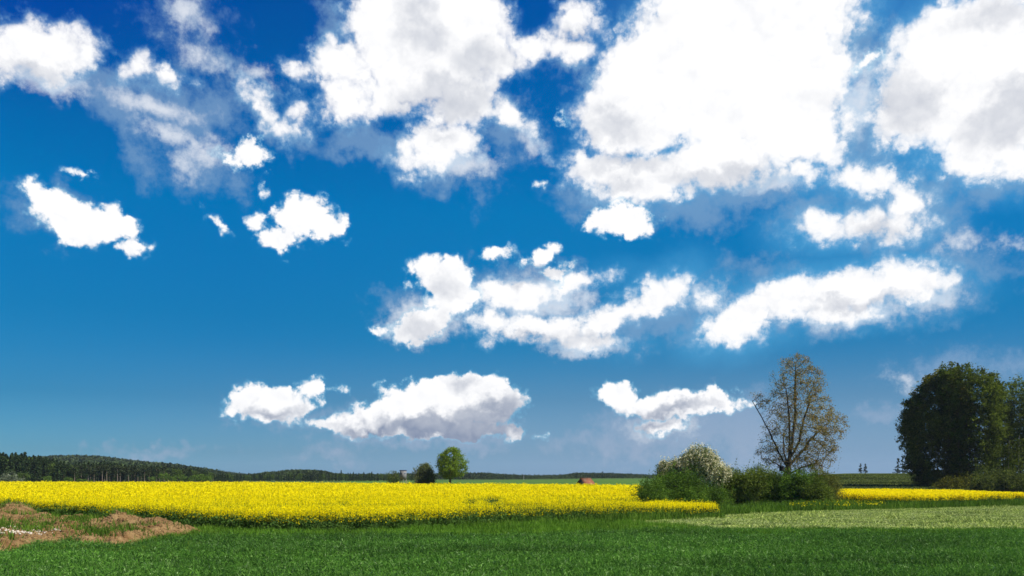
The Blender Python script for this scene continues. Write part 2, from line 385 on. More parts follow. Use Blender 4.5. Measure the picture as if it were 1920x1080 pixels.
def build_light():
    X, Y, px = scatter(130000, -60, 1330, 33, 60)
    we = wheat_end(px); wid = np.interp(px, [0, 250, 380, 600, 900, 1150, 1330], [.8, 2.0, 9.5, 8.5, 12, 14, 5])
    k = (Y > we-1.3) & (Y < we+wid); X, Y, px = X[k], Y[k], px[k]
    H = (.16+.20*vn(X, Y, .7))*(.7+.6*rng.random(len(X)))
    v = blades(X, Y, ground(X, Y), H, .02+.02*rng.random(len(X)), .6)
    # the same pale rim runs along the mown strip
    X, Y, px = scatter(60000, 1200, 2080, 41, 46); k = (Y > 41.5+vn(X, Y, 2)*1.5) & (Y < 45); X, Y = X[k], Y[k]
    H = (.28+.14*vn(X, Y, .7))*(.7+.6*rng.random(len(X)))
    v = np.vstack([v, blades(X, Y, ground(X, Y), H, .02+.02*rng.random(len(X)), .5)])
    tag(link('margin_grass', mesh_np('margin_grass', v, quads_of(v), None, [m_light])), 'bright green short grass along the far rim of the wheat', 'grass', kind='stuff')
build_light()
# ================================================================ rapeseed
m_stem = leaf_mat('rape_stem', [(0, (.045, .095, .018)), (.6, (.070, .140, .024)), (1, (.11, .18, .04))], .3, .5, .25)
m_flow = leaf_mat('rape_flower', [(0, (.80, .66, .008)), (.25, (.92, .77, .006)), (1, (.98, .83, .006))], .5, .35, .05)
FPX = [-400, 0, 100, 200, 350, 500, 700, 900, 1100, 1345, 1360]; FY = [84, 72, 66, 60, 52.5, 47.2, 47.0, 53, 59, 66, 66]
BPX = [-400, 0, 480, 750, 960, 1100, 1230, 1400]; BY = [272, 272, 258, 215, 194, 178, 168, 168]
front = lambda px: np.interp(px, FPX, FY); back = lambda px: np.interp(px, BPX, BY)
def plants(X, Y, Z, H, sc_, nleaf, nflow, fs, fz, r=rng, fk=None):
    """stems with leaves below, yellow racemes above; sc_ widens the plant where it stands for a clump"""
    n = len(X); out = []; mi = []
    v = blades(X, Y, Z, H*.95, .03*sc_*np.ones(n), .12, r); out.append(v); mi.append(np.zeros(len(v)//4, int))
    if nleaf:
        i = np.repeat(np.arange(n), nleaf); z = r.random(len(i))**.8*.72
        p = np.stack([X[i]+r.normal(size=len(i))*.13*sc_[i], Y[i]+r.normal(size=len(i))*.13*sc_[i], Z[i]+H[i]*z], -1)
        v = leaves(p, .17*sc_[i]*(.6+.8*r.random(len(i))), r, .4); out.append(v); mi.append(np.zeros(len(v)//4, int))
    i = np.repeat(np.arange(n), nflow)
    if fk is not None: i = i[r.random(len(i)) < fk[i]]
    z = 1-r.random(len(i))**1.25*fz[i]
    p = np.stack([X[i]+r.normal(size=len(i))*.10*sc_[i], Y[i]+r.normal(size=len(i))*.10*sc_[i], Z[i]+H[i]*z+r.normal(size=len(i))*.03], -1)
    v = leaves(p, fs*sc_[i]*(.6+.8*r.random(len(i))), r, .8, .35); out.append(v); mi.append(np.ones(len(v)//4, int))
    return np.vstack(out), np.concatenate(mi)
def groove(X, Y, px):
    """tramlines and thin patches: 1 where the crop is thin"""
    g = np.exp(-((Y-(58.5+.10*X))/2.6)**2)*sstep(px, 200, 520)*.62*(.5+vn(X, Y*.4, 3))
    g = np.maximum(g, np.exp(-((Y-(80+.16*X))/3.0)**2)*.42*sstep(px, 200, 700)*(.4+vn(X, Y*.4, 4)))
    g = np.maximum(g, np.exp(-((Y-(112+.1*X))/1.4)**2)*.45)
    for p0, y0, sp, sy in ((922, 72, 17, 13), (884, 66, 12, 8), (640, 60, 10, 5)): g = np.maximum(g, 1.15*np.exp(-((px-p0)/sp)**2-((Y-y0)/sy)**2))
    g = np.maximum(g, sstep(px, 960, 1120)*np.exp(-((Y-71.5)/4.2)**2)*.95*(px < 1215))
    return g
def build_rape():
    V_, M_ = [], []
    for n, Y0, Y1, sc0, nl, nf, fs in ((56000, 44, 76, 1.0, 6, 18, .068), (62000, 74, 125, 1.6, 2, 14, .085), (66000, 123, 275, 2.7, 1, 13, .10)):
        X, Y, px = scatter(int(n*1.11), -250, 1380, Y0, Y1); n = len(X)
        jag = (vn(X, Y, 1.1)-.5)*1.6
        k = (Y > front(px)+jag) & (Y < back(px)) & ((px < 1182+30*vn(X, Y, 2)) | ((Y < 71+jag) & (px < 1322+40*vn(X, Y, 1.5)))) & ((Y < Y1-2*rng.random(n)) & (Y > Y0+2*rng.random(n)))
        X, Y, px = X[k], Y[k], px[k]; g = groove(X, Y, px)
        k = rng.random(len(X)) > g*.45; X, Y, px, g = X[k], Y[k], px[k], g[k]
        H = (1.22-.30*sstep(px, 1080, 1340)*(Y < 76)-.10*(Y-front(px) < 1)*rng.random(len(X)))*(1+.10*(vn(X, Y, 3)-.5)+.14*(rng.random(len(X))-.5))*(1-.14*np.clip(g, 0, 1.1))
        H = H*(1+.25*(rng.random(len(X)) < .04))
        fz = np.full(len(X), .52)+.12*sstep(px, 1000, 1300)
        # the outermost plants at the edge flower less and are mostly leaf
        s_ = sc0*(.85+.3*rng.random(len(X)))
        v, m = plants(X, Y, ground(X, Y), H, s_, nl, nf, fs, fz, rng, np.clip(1-1.25*np.clip(g, 0, 1)**.8*(.35+1.1*vn(X*.5, Y*.25, 1.5)), .04, 1))
        V_.append(v); M_.append(m)
    # leafy skirt along the near edge
    X, Y, px = scatter(60000, -130, 1350, 44, 90)
    f = front(px); k = (Y > f-1.1+(vn(X, Y, .9)-.5)) & (Y < f+.9) & (rng.random(len(X)) < 1-.55*sstep(px, 950, 1250)); X, Y, px = X[k], Y[k], px[k]
    hk = (.42+.55*vn(X, Y, .8))*(1-.35*sstep(px, 900, 1300))
    i = np.repeat(np.arange(len(X)), 6); p = np.stack([X[i]+rng.normal(size=len(i))*.1, Y[i]+rng.normal(size=len(i))*.1, ground(X, Y)[i]+hk[i]*rng.random(len(i))**.8], -1)
    v = leaves(p, .16*(.5+rng.random(len(i))), rng, .42); V_.append(v); M_.append(np.zeros(len(v)//4, int))
    v = np.vstack(V_); m = np.concatenate(M_)
    tag(link('rapeseed_crop', mesh_np('rapeseed_crop', v, quads_of(v), None, [m_stem, m_flow], m)), 'wide field of yellow flowering rapeseed', 'rapeseed', kind='stuff')
    # the smaller yellow field on the right, beyond the mown strip
    X, Y, px = scatter(60000, 1540, 2080, 84, 130)
    fr = np.interp(px, [1540, 1580, 1700, 1780, 1920, 2080], [93, 93, 88, 90, 96, 104]); bk = np.interp(px, [1540, 1650, 1800, 1860, 1920, 2080], [123, 121, 113, 104, 100, 109])
    k = (Y > fr+(vn(X, Y, 1.5)-.5)*2) & (Y < bk); X, Y, px = X[k], Y[k], px[k]
    H = 1.15*(1+.12*(vn(X, Y, 3)-.5)+.16*(rng.random(len(X))-.5)); s_ = 1.4*np.ones(len(X))
    v, m = plants(X, Y, ground(X, Y), H, s_, 2, 15, .08, np.full(len(X), .5))
    tag(link('rapeseed_strip', mesh_np('rapeseed_strip', v, quads_of(v), None, [m_stem, m_flow], m)), 'narrow yellow rapeseed strip below the dark trees on the right', 'rapeseed', kind='stuff')
build_rape()
def build_verge():
    V_ = []
    # tall grass between mown strip and crops
    for n, p0, p1, fn, wid, h in ((150000, 1130, 2080, mown_b, 12, .55), (50000, 860, 1360, lambda p: front(p)-3.2, 3.2, .38)):
        X, Y, px = scatter(n, p0, p1, 44, 112); f = fn(px)
        w_ = np.interp(px, [860, 1130, 1250, 1345, 1500, 1560, 1700, 1920, 2080], [3.5, 3.5, 5, 9, 16, 17, 8, 8, 8]) if wid > 4 else wid
        k = (Y > f+(vn(X, Y, 1.3)-.5)*1.5) & (Y < f+w_); X, Y, px = X[k], Y[k], px[k]
        H = h*(.5+.8*vn(X, Y, .9))*(.6+.8*rng.random(len(X)))
        V_.append(blades(X, Y, ground(X, Y), H, .03+.03*rng.random(len(X)), .5))
    # weeds and grass on and round the soil heap, and under the hedge
    v = np.vstack(V_)
    tag(link('verge_grass', mesh_np('verge_grass', v, quads_of(v), None, [m_verge])), 'tall mid green grass verge between the mown strip and the crops', 'grass', kind='stuff')
    # yellow flowers straying into the verge
    X, Y, px = scatter(3600, 1480, 1660, 76, 94); k = rng.random(len(X)) < .5*vn(X, Y, 1.6)**3; X, Y = X[k], Y[k]
    p = np.stack([X, Y, ground(X, Y)+.45+.15*rng.random(len(X))], -1); v = leaves(p, .09+.05*rng.random(len(X)), rng, .8)
    tag(link('yellow_wildflowers', mesh_np('yellow_wildflowers', v, quads_of(v), None, [m_flow])), 'sparse yellow flowers in the verge below the tall tree', 'wildflowers', kind='stuff')
    # cut grass lying on the mown strip
    X, Y, px = scatter(190000, 1040, 2080, 43.5, 92); k = (Y > mown_f(px)) & (Y < mown_b(px)+.5) & (rng.random(len(X)) < .35+.65*vn(X*.5, Y, .8)); X, Y = X[k], Y[k]
    H = .04+.10*vn(X*.4, Y, 1.1)**2*rng.random(len(X))+.20*(vn(X*.35+90, Y, .8) > .86)*rng.random(len(X)); v = blades(X, Y, ground(X, Y), H, .05+.05*rng.random(len(X)), 1.6)
    tag(link('mown_stubble', mesh_np('mown_stubble', v, quads_of(v), None, [m_straw])), 'pale dry cut grass lying on the mown strip at right', 'cut grass', kind='stuff')
    # tousled tufts of the meadow behind
    X, Y, px = scatter(60000, 1530, 2080, 118, 300); H = .12+.3*vn(X*.3, Y, 6)*rng.random(len(X))
    v = blades(X, Y, ground(X, Y), H, .16+.14*rng.random(len(X)), .8)
    mm = leaf_mat('meadow_tuft', [(0, (.075, .105, .022)), (1, (.140, .170, .040))], .25, .05, .3)
    tag(link('meadow_grass', mesh_np('meadow_grass', v, quads_of(v), None, [mm])), 'dull olive grass of the meadow rising left of the dark trees', 'grass', kind='stuff')
build_verge()
# ================================================================ soil heap at left
def heap_h(px, Y):
    """height of the tipped soil above the ground by sight line and distance"""
    X = (px-960)/F*Y
    top = np.interp(px, [-200, 0, 50, 100, 200, 235, 300, 380, 420], [70, 68, 67, 60, 56, 54, 50.5, 48, 47.2])
    bot = np.interp(px, [-200, 0, 60, 130, 210, 260, 300, 380, 420], [30.5, 31, 34.5, 35.8, 34.5, 38, 41, 44.5, 45])
    m = np.clip((Y-bot)/2.2, 0, 1)*np.clip((top-Y)/2.2, 0, 1)*sstep(-px, -400, -355)
    h = .07+.42*vn(X, Y, 2.7)**1.5+.26*vn(X, Y, 1.0)+.15*vn(X, Y, .4)+.06*vn(X, Y, .17)+.45*np.exp(-((px-25)/35)**2-((Y-64)/3.0)**2)+.40*np.exp(-((px-222)/20)**2-((Y-50.5)/1.6)**2)+.22*np.exp(-((px-345)/25)**2-((Y-47.9)/.8)**2)
    return m*h-.05*(1-m)
def build_heap():
    px = np.linspace(-120, 420, 380)[:, None]; Y = np.linspace(30, 71, 380)[None]; X = (px-960)/F*Y
    Z = ground(X, Y)+heap_h(px, Y); v = np.stack([X, Y+0*px, Z], -1).reshape(-1, 3)
    i = np.arange(379)[:, None]; j = np.arange(379)[None]; a = i*380+j; q = np.stack([a, a+380, a+381, a+1], -1).reshape(-1, 4)
    hh = heap_h(px+0*Y, Y+0*px).ravel(); q = q[(hh[q] > -.045).any(1)]
    o = link('soil_heap', mesh_np('soil_heap', v, q, None, [m_soil], smooth=True)); o['kind'] = 'structure'
    # clods
    X, Y, px = scatter(14000, -60, 400, 31, 70); h = heap_h(px, Y); k = h > .06; X, Y, px, h = X[k], Y[k], px[k], h[k]
    def lumps(X, Y, Z, S):
        c = np.array([[-1, -1, -1], [1, -1, -1], [1, 1, -1], [-1, 1, -1], [-.6, -.6, 1], [.6, -.6, 1], [.6, .6, 1], [-.6, .6, 1]])*.5
        n = len(X); v = c[None]*S[:, None, None]*(.6+.8*rng.random((n, 8, 3))); v[:, :, 2] *= .7
        a = rng.random(n)*6.28; cs, sn = np.cos(a)[:, None], np.sin(a)[:, None]
        x = v[:, :, 0]*cs-v[:, :, 1]*sn; y = v[:, :, 0]*sn+v[:, :, 1]*cs
        v = np.stack([x+X[:, None], y+Y[:, None], v[:, :, 2]+Z[:, None]], -1)
        f = np.array([[0, 3, 2, 1], [4, 5, 6, 7], [0, 1, 5, 4], [1, 2, 6, 5], [2, 3, 7, 6], [3, 0, 4, 7]])
        return v.reshape(-1, 3), (f[None]+np.arange(n)[:, None, None]*8).reshape(-1, 4)
    v, q = lumps(X, Y, ground(X, Y)+h, .05+.16*rng.random(len(X))**2)
    tag(link('soil_clods', mesh_np('soil_clods', v, q, None, [m_soil])), 'brown clods strewn over the soil heap', 'clods', kind='stuff')
    ms = plain('limestone', (.36, .29, .20), (.62, .55, .44), 2)
    X, Y, px = scatter(3200, -60, 115, 36.5, 44); h = heap_h(px, Y); k = (h > .03) & (rng.random(len(X)) < np.clip(1.25-px/120, 0, 1)*.5*(vn(X, Y, 1.1) > .5)); X, Y, h = X[k], Y[k], h[k]
    v, q = lumps(X, Y, ground(X, Y)+h+.02, .03+.11*rng.random(len(X))**2)
    tag(link('limestone_rubble', mesh_np('limestone_rubble', v, q, None, [ms])), 'pale limestone rubble at the foot of the soil heap, lower left', 'rubble', kind='stuff')
    # weeds
    X, Y, px = scatter(90000, -60, 430, 31, 72); h = heap_h(px, Y)
    m = .9*np.exp(-((px-195)/45)**2-((Y-41)/1.9)**2)+.8*np.exp(-((px-100)/60)**2-((Y-43)/1.6)**2)+.8*np.exp(-((px-5)/22)**2-((Y-45.5)/1.6)**2)+.8*np.exp(-((px-52)/12)**2-((Y-39.5)/.7)**2)+.5*np.exp(-((px-150)/26)**2-((Y-52)/1.6)**2)+.45*(h < .02)*(Y < 60)+.12*(h < .02)+.4*(vn(X, Y, 1.7) > .66)+.5*np.exp(-((px-300)/40)**2-((Y-45)/1.0)**2)
    k = rng.random(len(X)) < m*(.4+vn(X, Y, .7)); X, Y, h = X[k], Y[k], h[k]
    v = blades(X, Y, ground(X, Y)+np.maximum(h, 0)-.03, (.12+.26*vn(X, Y, .9))*(.5+rng.random(len(X))), .03+.03*rng.random(len(X)), .6)
    tag(link('heap_weeds', mesh_np('heap_weeds', v, quads_of(v), None, [m_verge])), 'dark green weeds growing in patches over the soil heap', 'weeds', kind='stuff')
build_heap()
# ================================================================ trees
def tubes(A, B, ra, rb, k=5):
    """frusta from points A to B"""
    d = B-A; L = np.linalg.norm(d, axis=1)[:, None]+1e-9; d = d/L
    ref = np.where(np.abs(d[:, 2:3]) > .9, np.array([[1., 0, 0]]), np.array([[0, 0, 1.]]))
    u = np.cross(d, ref); u /= np.linalg.norm(u, axis=1)[:, None]; w = np.cross(d, u)
    an = np.arange(k)*2*np.pi/k; ring = np.cos(an)[None, :, None]*u[:, None]+np.sin(an)[None, :, None]*w[:, None]
    v = np.concatenate([A[:, None]+ring*ra[:, None, None], (B+d*rb[:, None]*.3)[:, None]+ring*rb[:, None, None]], 1)
    j = np.arange(k); f = np.stack([j, (j+1) % k, (j+1) % k+k, j+k], -1)
    q = (f[None]+np.arange(len(A))[:, None, None]*2*k).reshape(-1, 4)
    return v.reshape(-1, 3), q
def colonize(att, chain, D, di, dk, iters=90, r=rng, grav=0.0):
    nodes = [np.array(p, float) for p in chain]; par = [-1]+list(range(len(chain)-1))
    Nn = np.array(nodes); dist = np.linalg.norm(att[:, None]-Nn[None], axis=2); near = dist.argmin(1); dmin = dist.min(1); alive = np.ones(len(att), bool)
    for it in range(iters):
        k = alive & (dmin < di)
        if not k.any(): break
        idx = near[k]; P_ = np.array(nodes); vec = att[k]-P_[idx]; vec /= np.linalg.norm(vec, axis=1)[:, None]+1e-9
        acc = np.zeros((len(nodes), 3)); np.add.at(acc, idx, vec); u = np.unique(idx)
        dirs = acc[u]/(np.linalg.norm(acc[u], axis=1)[:, None]+1e-9)+r.normal(size=(len(u), 3))*.16+np.array([0, 0, -grav])
        dirs /= np.linalg.norm(dirs, axis=1)[:, None]; new = P_[u]+dirs*D
        b = len(nodes)
        for s_, q_ in zip(u, new): nodes.append(q_); par.append(int(s_))
        dn = np.linalg.norm(att[:, None]-new[None], axis=2); m = dn.min(1); c_ = m < dmin
        near[c_] = b+dn.argmin(1)[c_]; dmin = np.minimum(dmin, m); alive &= dmin > dk
    return np.array(nodes), np.array(par)
def wood(nodes, par, tip, pw, rmax, trunk_n=0, kk=5):
    n = len(nodes); cnt = np.zeros(n); kids = np.bincount(par[par >= 0], minlength=n); cnt[kids == 0] = 1
    for i in range(n-1, 0, -1): cnt[par[i]] += cnt[i]
    rad = np.minimum(tip*cnt**pw, rmax)
    if trunk_n: rad[:trunk_n] = np.maximum(rad[:trunk_n], rmax*(1-.25*np.arange(trunk_n)/trunk_n)); rad[0] = rmax*1.35
    i = np.arange(1, n); v, q = tubes(nodes[par[i]], nodes[i], np.maximum(rad[i], np.minimum(rad[par[i]], rad[i]*1.35)), rad[i], kk)
    return v, q, kids == 0
def hull_pts(rows, Yc, n, depth=1.0, shell=.4, r=rng, base=None):
    """points inside a solid whose silhouette rows are (py, px left, px right); returns points relative to base"""
    rows = np.array(sorted(rows), float); py, l, rr = rows.T
    y = np.linspace(py[0], py[-1], 200); wd = np.interp(y, py, rr)-np.interp(y, py, l); p = wd**1.5; p /= p.sum()
    yy = r.choice(y, n, p=p)+r.normal(size=n)*.6
    c_ = (np.interp(yy, py, l)+np.interp(yy, py, rr))/2; w_ = (np.interp(yy, py, rr)-np.interp(yy, py, l))/2
    th = r.random(n)*2*np.pi; ro = (shell**2+(1-shell**2)*r.random(n))**.5
    X = (c_-960)/F*Yc+w_/F*Yc*ro*np.cos(th); Y = Yc+w_/F*Yc*ro*np.sin(th)*depth; Z = CZ+(HY-yy)/F*Yc
    P_ = np.stack([X, Y, Z], -1)
    return P_-np.array(base) if base is not None else P_
def make_tree(name, label, cat, rows, px, Yc, lm, natt, nleaf, lsz, spread, trunk, rmax, bark=m_bark, depth=1., shell=.35, tip=.012, pw=.5, D=.35, group=None, flat=0., r=None, grav=0., leafz=None, zb=None, asp=.62, sub=0, extra=None):
    r = r or np.random.default_rng(abs(hash(name+str(px))) % 1000 if False else int(px)+17)
    X0 = XY(px, Yc); Z0 = float(ground(X0, Yc)) if zb is None else zb
    base = (X0, Yc, Z0-.05)
    att = hull_pts(rows, Yc, natt, depth, shell, r, base)
    chain = trunk
    nodes, par = colonize(att, chain, D, 50, D*1.5, 110, r, grav)
    root = empty(name, base); tag(root, label, cat, group)
    v, q, tipm = wood(nodes, par, tip, pw, rmax, len(chain))
    link('trunk', mesh_np('trunk', v, q, None, [bark], smooth=True), root)
    tips = nodes[tipm]; src = np.vstack([att, tips])
    if sub:  # second-order clump centres give an uneven, clustered crown
        i = np.repeat(np.arange(len(src)), sub); src = src[i]+r.normal(size=(len(i), 3))*spread*2.0
    i = np.repeat(np.arange(len(src)), nleaf)
    p = src[i]+r.normal(size=(len(i), 3))*spread*np.array([1, 1, .75])
    if extra is not None: p = extra(p, r)
    v = leaves(p, lsz*(.55+.9*r.random(len(p))), r, asp, flat)
    link('crown', mesh_np('crown', v, quads_of(v), None, [lm] if not isinstance(lm, list) else lm), root)
    return root
def straight(h, n, lean=(0, 0), wob=.0):
    return [(lean[0]*h*i/n+wob*math.sin(i*1.3), lean[1]*h*i/n, h*i/n) for i in range(n+1)]
# --- the tall half-bare tree
m_lone = leaf_mat('young_maple_leaf', [(0, (0.143, 0.131, 0.029)), (.4, (0.224, 0.196, 0.045)), (.8, (0.306, 0.234, 0.060)), (1, (0.408, 0.242, 0.109))], .35, .25, .28)
lone_rows = [(664, 1484, 1502), (675, 1462, 1520), (690, 1453, 1534), (705, 1447, 1546), (725, 1443, 1552), (745, 1436, 1556), (765, 1430, 1564), (782, 1434, 1582), (800, 1432, 1586), (820, 1424, 1580), (840, 1416, 1570), (860, 1420, 1566), (874, 1440, 1556), (884, 1456, 1540)]
def lone():
    r = np.random.default_rng(5); Yc = 96.; px = 1474
    base = (XY(px, Yc), Yc, float(ground(XY(px, Yc), Yc))-.05)
    k = Yc/F
    att = np.vstack([hull_pts(lone_rows, Yc, 1500, .9, .25, r, base), hull_pts([(735, 1408, 1424), (748, 1414, 1438), (770, 1426, 1450)], Yc, 45, .9, 0, r, base)])
    tr = [(0, 0, 0), (0, 0, .8), (.02, 0, 1.6), (.05, 0, 2.4), (.1, 0, 3.2), (.2, 0, 4.0), (.3, 0, 4.8)]
    # leaders fanning out of the fork
    nodes = [np.array(p, float) for p in tr]; par = [-1, 0, 1, 2, 3, 4, 5]
    def limb(start, pts):
        prev = start
        for p in pts:
            a = nodes[prev]; b = np.array(p, float); n = max(1, int(np.linalg.norm(b-a)/.45))
            for s in range(1, n+1): nodes.append(a+(b-a)*s/n+r.normal(size=3)*.03); par.append(prev); prev = len(nodes)-1
    limb(6, [(.7, .2, 6.5), (1.0, .3, 9), (1.1, .2, 12), (1.0, 0, 14.5)])
    limb(6, [(.3, -.3, 6.8), (.2, -.5, 9.5), (-.1, -.4, 12.5)])
    limb(6, [(1.2, -.4, 6.6), (1.7, -.6, 9), (2.4, -.8, 11.5)])
    limb(5, [(-.8, .2, 5.6), (-1.6, .3, 7.6), (-2.5, .3, 9.4), (-3.6, .2, 11.2)])
    limb(5, [(1.5, .4, 5.4), (2.7, .6, 6.9), (4.2, .7, 8.4)])
    limb(4, [(1.4, -.9, 4.0), (2.8, -1.4, 4.4), (4.0, -1.6, 3.9)])
    limb(4, [(-1.0, -.8, 4.2), (-2.2, -1.2, 4.9), (-3.0, -1.4, 5.0)])
    limb(5, [(.2, 1.2, 5.6), (.5, 2.4, 7.4)])
    n0 = len(nodes); P_ = np.array(nodes)
    # reuse the space-filling growth from the limbs
    N2, par2 = grow(att, nodes, par, .28, r)
    root = empty('lone_tree', base); tag(root, 'tall half-bare tree with thin olive brown leaves rising above the hedge', 'tree')
    v, q, tipm = wood(N2, par2, .0145, .50, .54, 5, 6); link('trunk', mesh_np('trunk', v, q, None, [m_bark], smooth=True), root)
    src = np.vstack([att, N2[tipm], N2[n0:][r.random(len(N2)-n0) < .25]])
    xx = src[:, 0]; w = .55+.45*sstep(xx, -2, 2.5)               # fuller on the sunny right side
    src = src[r.random(len(src)) < w]
    i = np.repeat(np.arange(len(src)), 14); p = src[i]+r.normal(size=(len(i), 3))*.17
    v = leaves(p, .12*(.6+.8*r.random(len(p))), r, .7); link('crown', mesh_np('crown', v, quads_of(v), None, [m_lone]), root)
def grow(att, nodes, par, D, r, dk=1.5, iters=110, grav=0.):
    nodes = list(nodes); par = list(par)
    Nn = np.array(nodes); dist = np.linalg.norm(att[:, None]-Nn[None], axis=2); near = dist.argmin(1); dmin = dist.min(1); alive = dmin > D*dk
    for it in range(iters):
        k = alive
        if not k.any(): break
        idx = near[k]; P_ = np.array(nodes); vec = att[k]-P_[idx]; vec /= np.linalg.norm(vec, axis=1)[:, None]+1e-9
        acc = np.zeros((len(nodes), 3)); np.add.at(acc, idx, vec); u = np.unique(idx)
        dirs = acc[u]/(np.linalg.norm(acc[u], axis=1)[:, None]+1e-9)+r.normal(size=(len(u), 3))*.18
        dirs /= np.linalg.norm(dirs, axis=1)[:, None]; new = P_[u]+dirs*D; b = len(nodes)
        for s_, q_ in zip(u, new): nodes.append(q_); par.append(int(s_))
        dn = np.linalg.norm(att[:, None]-new[None], axis=2); m = dn.min(1); c_ = m < dmin
        near[c_] = b+dn.argmin(1)[c_]; dmin = np.minimum(dmin, m); alive &= dmin > D*dk
    return np.array(nodes), np.array(par)
lone()
# --- nest box on its trunk
def box_mesh(name, parts, mats):
    """parts: (cx,cy,cz,sx,sy,sz,mat index) boxes in one mesh"""
    V_, Q_, M_ = [], [], []
    f = np.array([[0, 3, 2, 1], [4, 5, 6, 7], [0, 1, 5, 4], [1, 2, 6, 5], [2, 3, 7, 6], [3, 0, 4, 7]])
    for n, (x, y, z, a, b, c_, mi) in enumerate(parts):
        V_ += [(x+sx_*a/2, y+sy_*b/2, z+sz_*c_/2) for sz_ in (-1, 1) for sx_, sy_ in ((-1, -1), (1, -1), (1, 1), (-1, 1))]
        Q_.append(f+8*n); M_ += [mi]*6
    return mesh_np(name, V_, np.vstack(Q_), None, mats, M_)
def bar(A, B, w, m, name, parent):
    v, q = tubes(np.array([A], float), np.array([B], float), np.array([w]), np.array([w]), 6)
    caps = []
    return link(name, mesh_np(name, v, q, None, [m]), parent)
m_dwood = plain('dark_wood', (.035, .028, .022), (.075, .06, .045), 3, .9, (1, 1, .1))
nb = empty('nest_box', (XY(1465.5, 95.2), 95.2, Zp(884, 95.2))); tag(nb, 'small dark wooden box fixed to the trunk of the tall half-bare tree', 'nest box')
link('box', box_mesh('box', [(0, 0, .28, .42, .36, .5, 0)], [m_dwood]), nb); link('lid', box_mesh('lid', [(0, -.03, .565, .54, .5, .06, 0)], [m_dwood]), nb)
link('pole', box_mesh('pole', [(-.05, 0, -.52, .08, .08, 1.1, 0)], [m_dwood]), nb)
# --- round green tree beyond the crop
m_round = leaf_mat('fresh_green_leaf', [(0, (0.105, 0.171, 0.016)), (.5, (0.153, 0.244, 0.020)), (1, (0.233, 0.317, 0.035))], .4, .35, .3)
make_tree('round_tree', 'round bright green tree standing beyond the rapeseed right of the dark shrub', 'tree',
  [(838, 839, 853), (843, 831, 860), (850, 826, 867), (858, 821, 872), (868, 817, 876), (878, 816, 877), (886, 819, 874), (893, 826, 868), (897, 834, 856)], 844, 203, m_round, 330, 26, .30, .30, straight(3.6, 6), .26, shell=.2, tip=.03, D=.5)
m_grey = leaf_mat('grey_green_leaf', [(0, (0.075, 0.099, 0.032)), (.6, (0.123, 0.153, 0.051)), (1, (0.189, 0.216, 0.087))], .3, .4, .25)
make_tree('dark_shrub', 'dark rounded many-stemmed shrub between the hunting stand and the round tree', 'shrub',
  [(869, 791, 803), (874, 786, 808), (882, 782, 813), (892, 780, 816), (900, 779, 817), (908, 782, 814)], 798, 206, m_grey, 300, 22, .26, .26, straight(1.0, 3), .16, shell=.2, tip=.03, D=.4)
m_olive = leaf_mat('olive_leaf', [(0, (0.078, 0.111, 0.026)), (1, (0.143, 0.182, 0.052))], .4, .4, .2)
make_tree('sparse_sapling', 'thin sparse sapling left of the hunting stand beyond the rapeseed', 'tree',
  [(884, 731, 742), (890, 727, 748), (898, 725, 750), (906, 728, 748)], 738, 216, m_olive, 110, 9, .26, .3, straight(1.2, 3), .07, shell=.1, tip=.03, D=.4)
make_tree('bare_bush', 'wispy thin bush against the left side of the dark shrub', 'shrub',
  [(875, 775, 783), (885, 772, 786), (896, 773, 786), (908, 774, 784)], 779, 204, m_grey, 60, 7, .2, .2, straight(1.0, 3), .06, shell=.1, tip=.03, D=.4)
# --- hunting stand
def stand():
    Yc = 214.; X0 = XY(756, Yc); Z0 = float(ground(X0, Yc)); k = Yc/F
    zb = Zp(898.5, Yc)-Z0; zt = Zp(882.8, Yc)-Z0
    root = empty('hunting_stand', (X0, Yc, Z0), R(-38)); tag(root, 'weathered grey wooden raised hunting stand on stilts beyond the rapeseed', 'hunting stand')
    mw = plain('weathered_board', (.15, .145, .145), (.24, .235, .235), 1.2, .9, (6, 6, .3)); mr = plain('roof_felt', (.035, .04, .07), (.06, .065, .10), 3)
    mp = plain('pole_wood', (.20, .18, .13), (.32, .29, .21), 2)
    s = .55; h = zt-zb
    cabin = link('cabin', box_mesh('cabin', [(0, -s, zb+h/2, 2*s, .06, h, 0), (0, s, zb+h/2, 2*s, .06, h, 0), (-s, 0, zb+h/2, .06, 2*s-.06, h, 0), (s, 0, zb+h/2, .06, 2*s-.06, h, 0), (0, 0, zb+.02, 2*s-.08, 2*s-.08, .06, 0)], [mw]), root)
    wv = plain('window_dark', (.04, .07, .12), (.07, .12, .2), 3, .3)
    link('window', box_mesh('window', [(s+.035, 0, zb+h*.68, .03, .4, .28, 0)], [wv]), root)
    link('window', box_mesh('window', [(0, -s-.035, zb+h*.68, .36, .03, .28, 0)], [wv]), root)
    link('roof', box_mesh('roof', [(0, 0, zt+.06, 2*s+.2, 2*s+.2, .12, 0), (0, 0, zt+.15, 2*s+.08, 2*s+.08, .06, 0)], [mr]), root)
    for a in (-1, 1):
        for b in (-1, 1): bar((a*s*1.15, b*s*1.15, 0), (a*s*.92, b*s*.92, zb), .075, mp, 'leg', root)
    bar((-1.08*s, -1.1*s, .6), (1.05*s, -1.05*s, zb), .045, mp, 'brace', root); bar((1.1*s, -1.08*s, .6), (1.0*s, 1.05*s, zb), .045, mp, 'brace', root)
    lad = empty('ladder', (0, 0, 0)); lad.parent = root
    for b in (-.25, .25): bar((-2.1, b, 0), (-s-.04, b, zb+.35), .04, mp, 'rail', lad)
    for t in np.linspace(.1, .9, 8): bar((-2.1+(2.06-s)*t, -.25, (zb+.35)*t), (-2.1+(2.06-s)*t, .25, (zb+.35)*t), .03, mp, 'rung', lad)
stand()
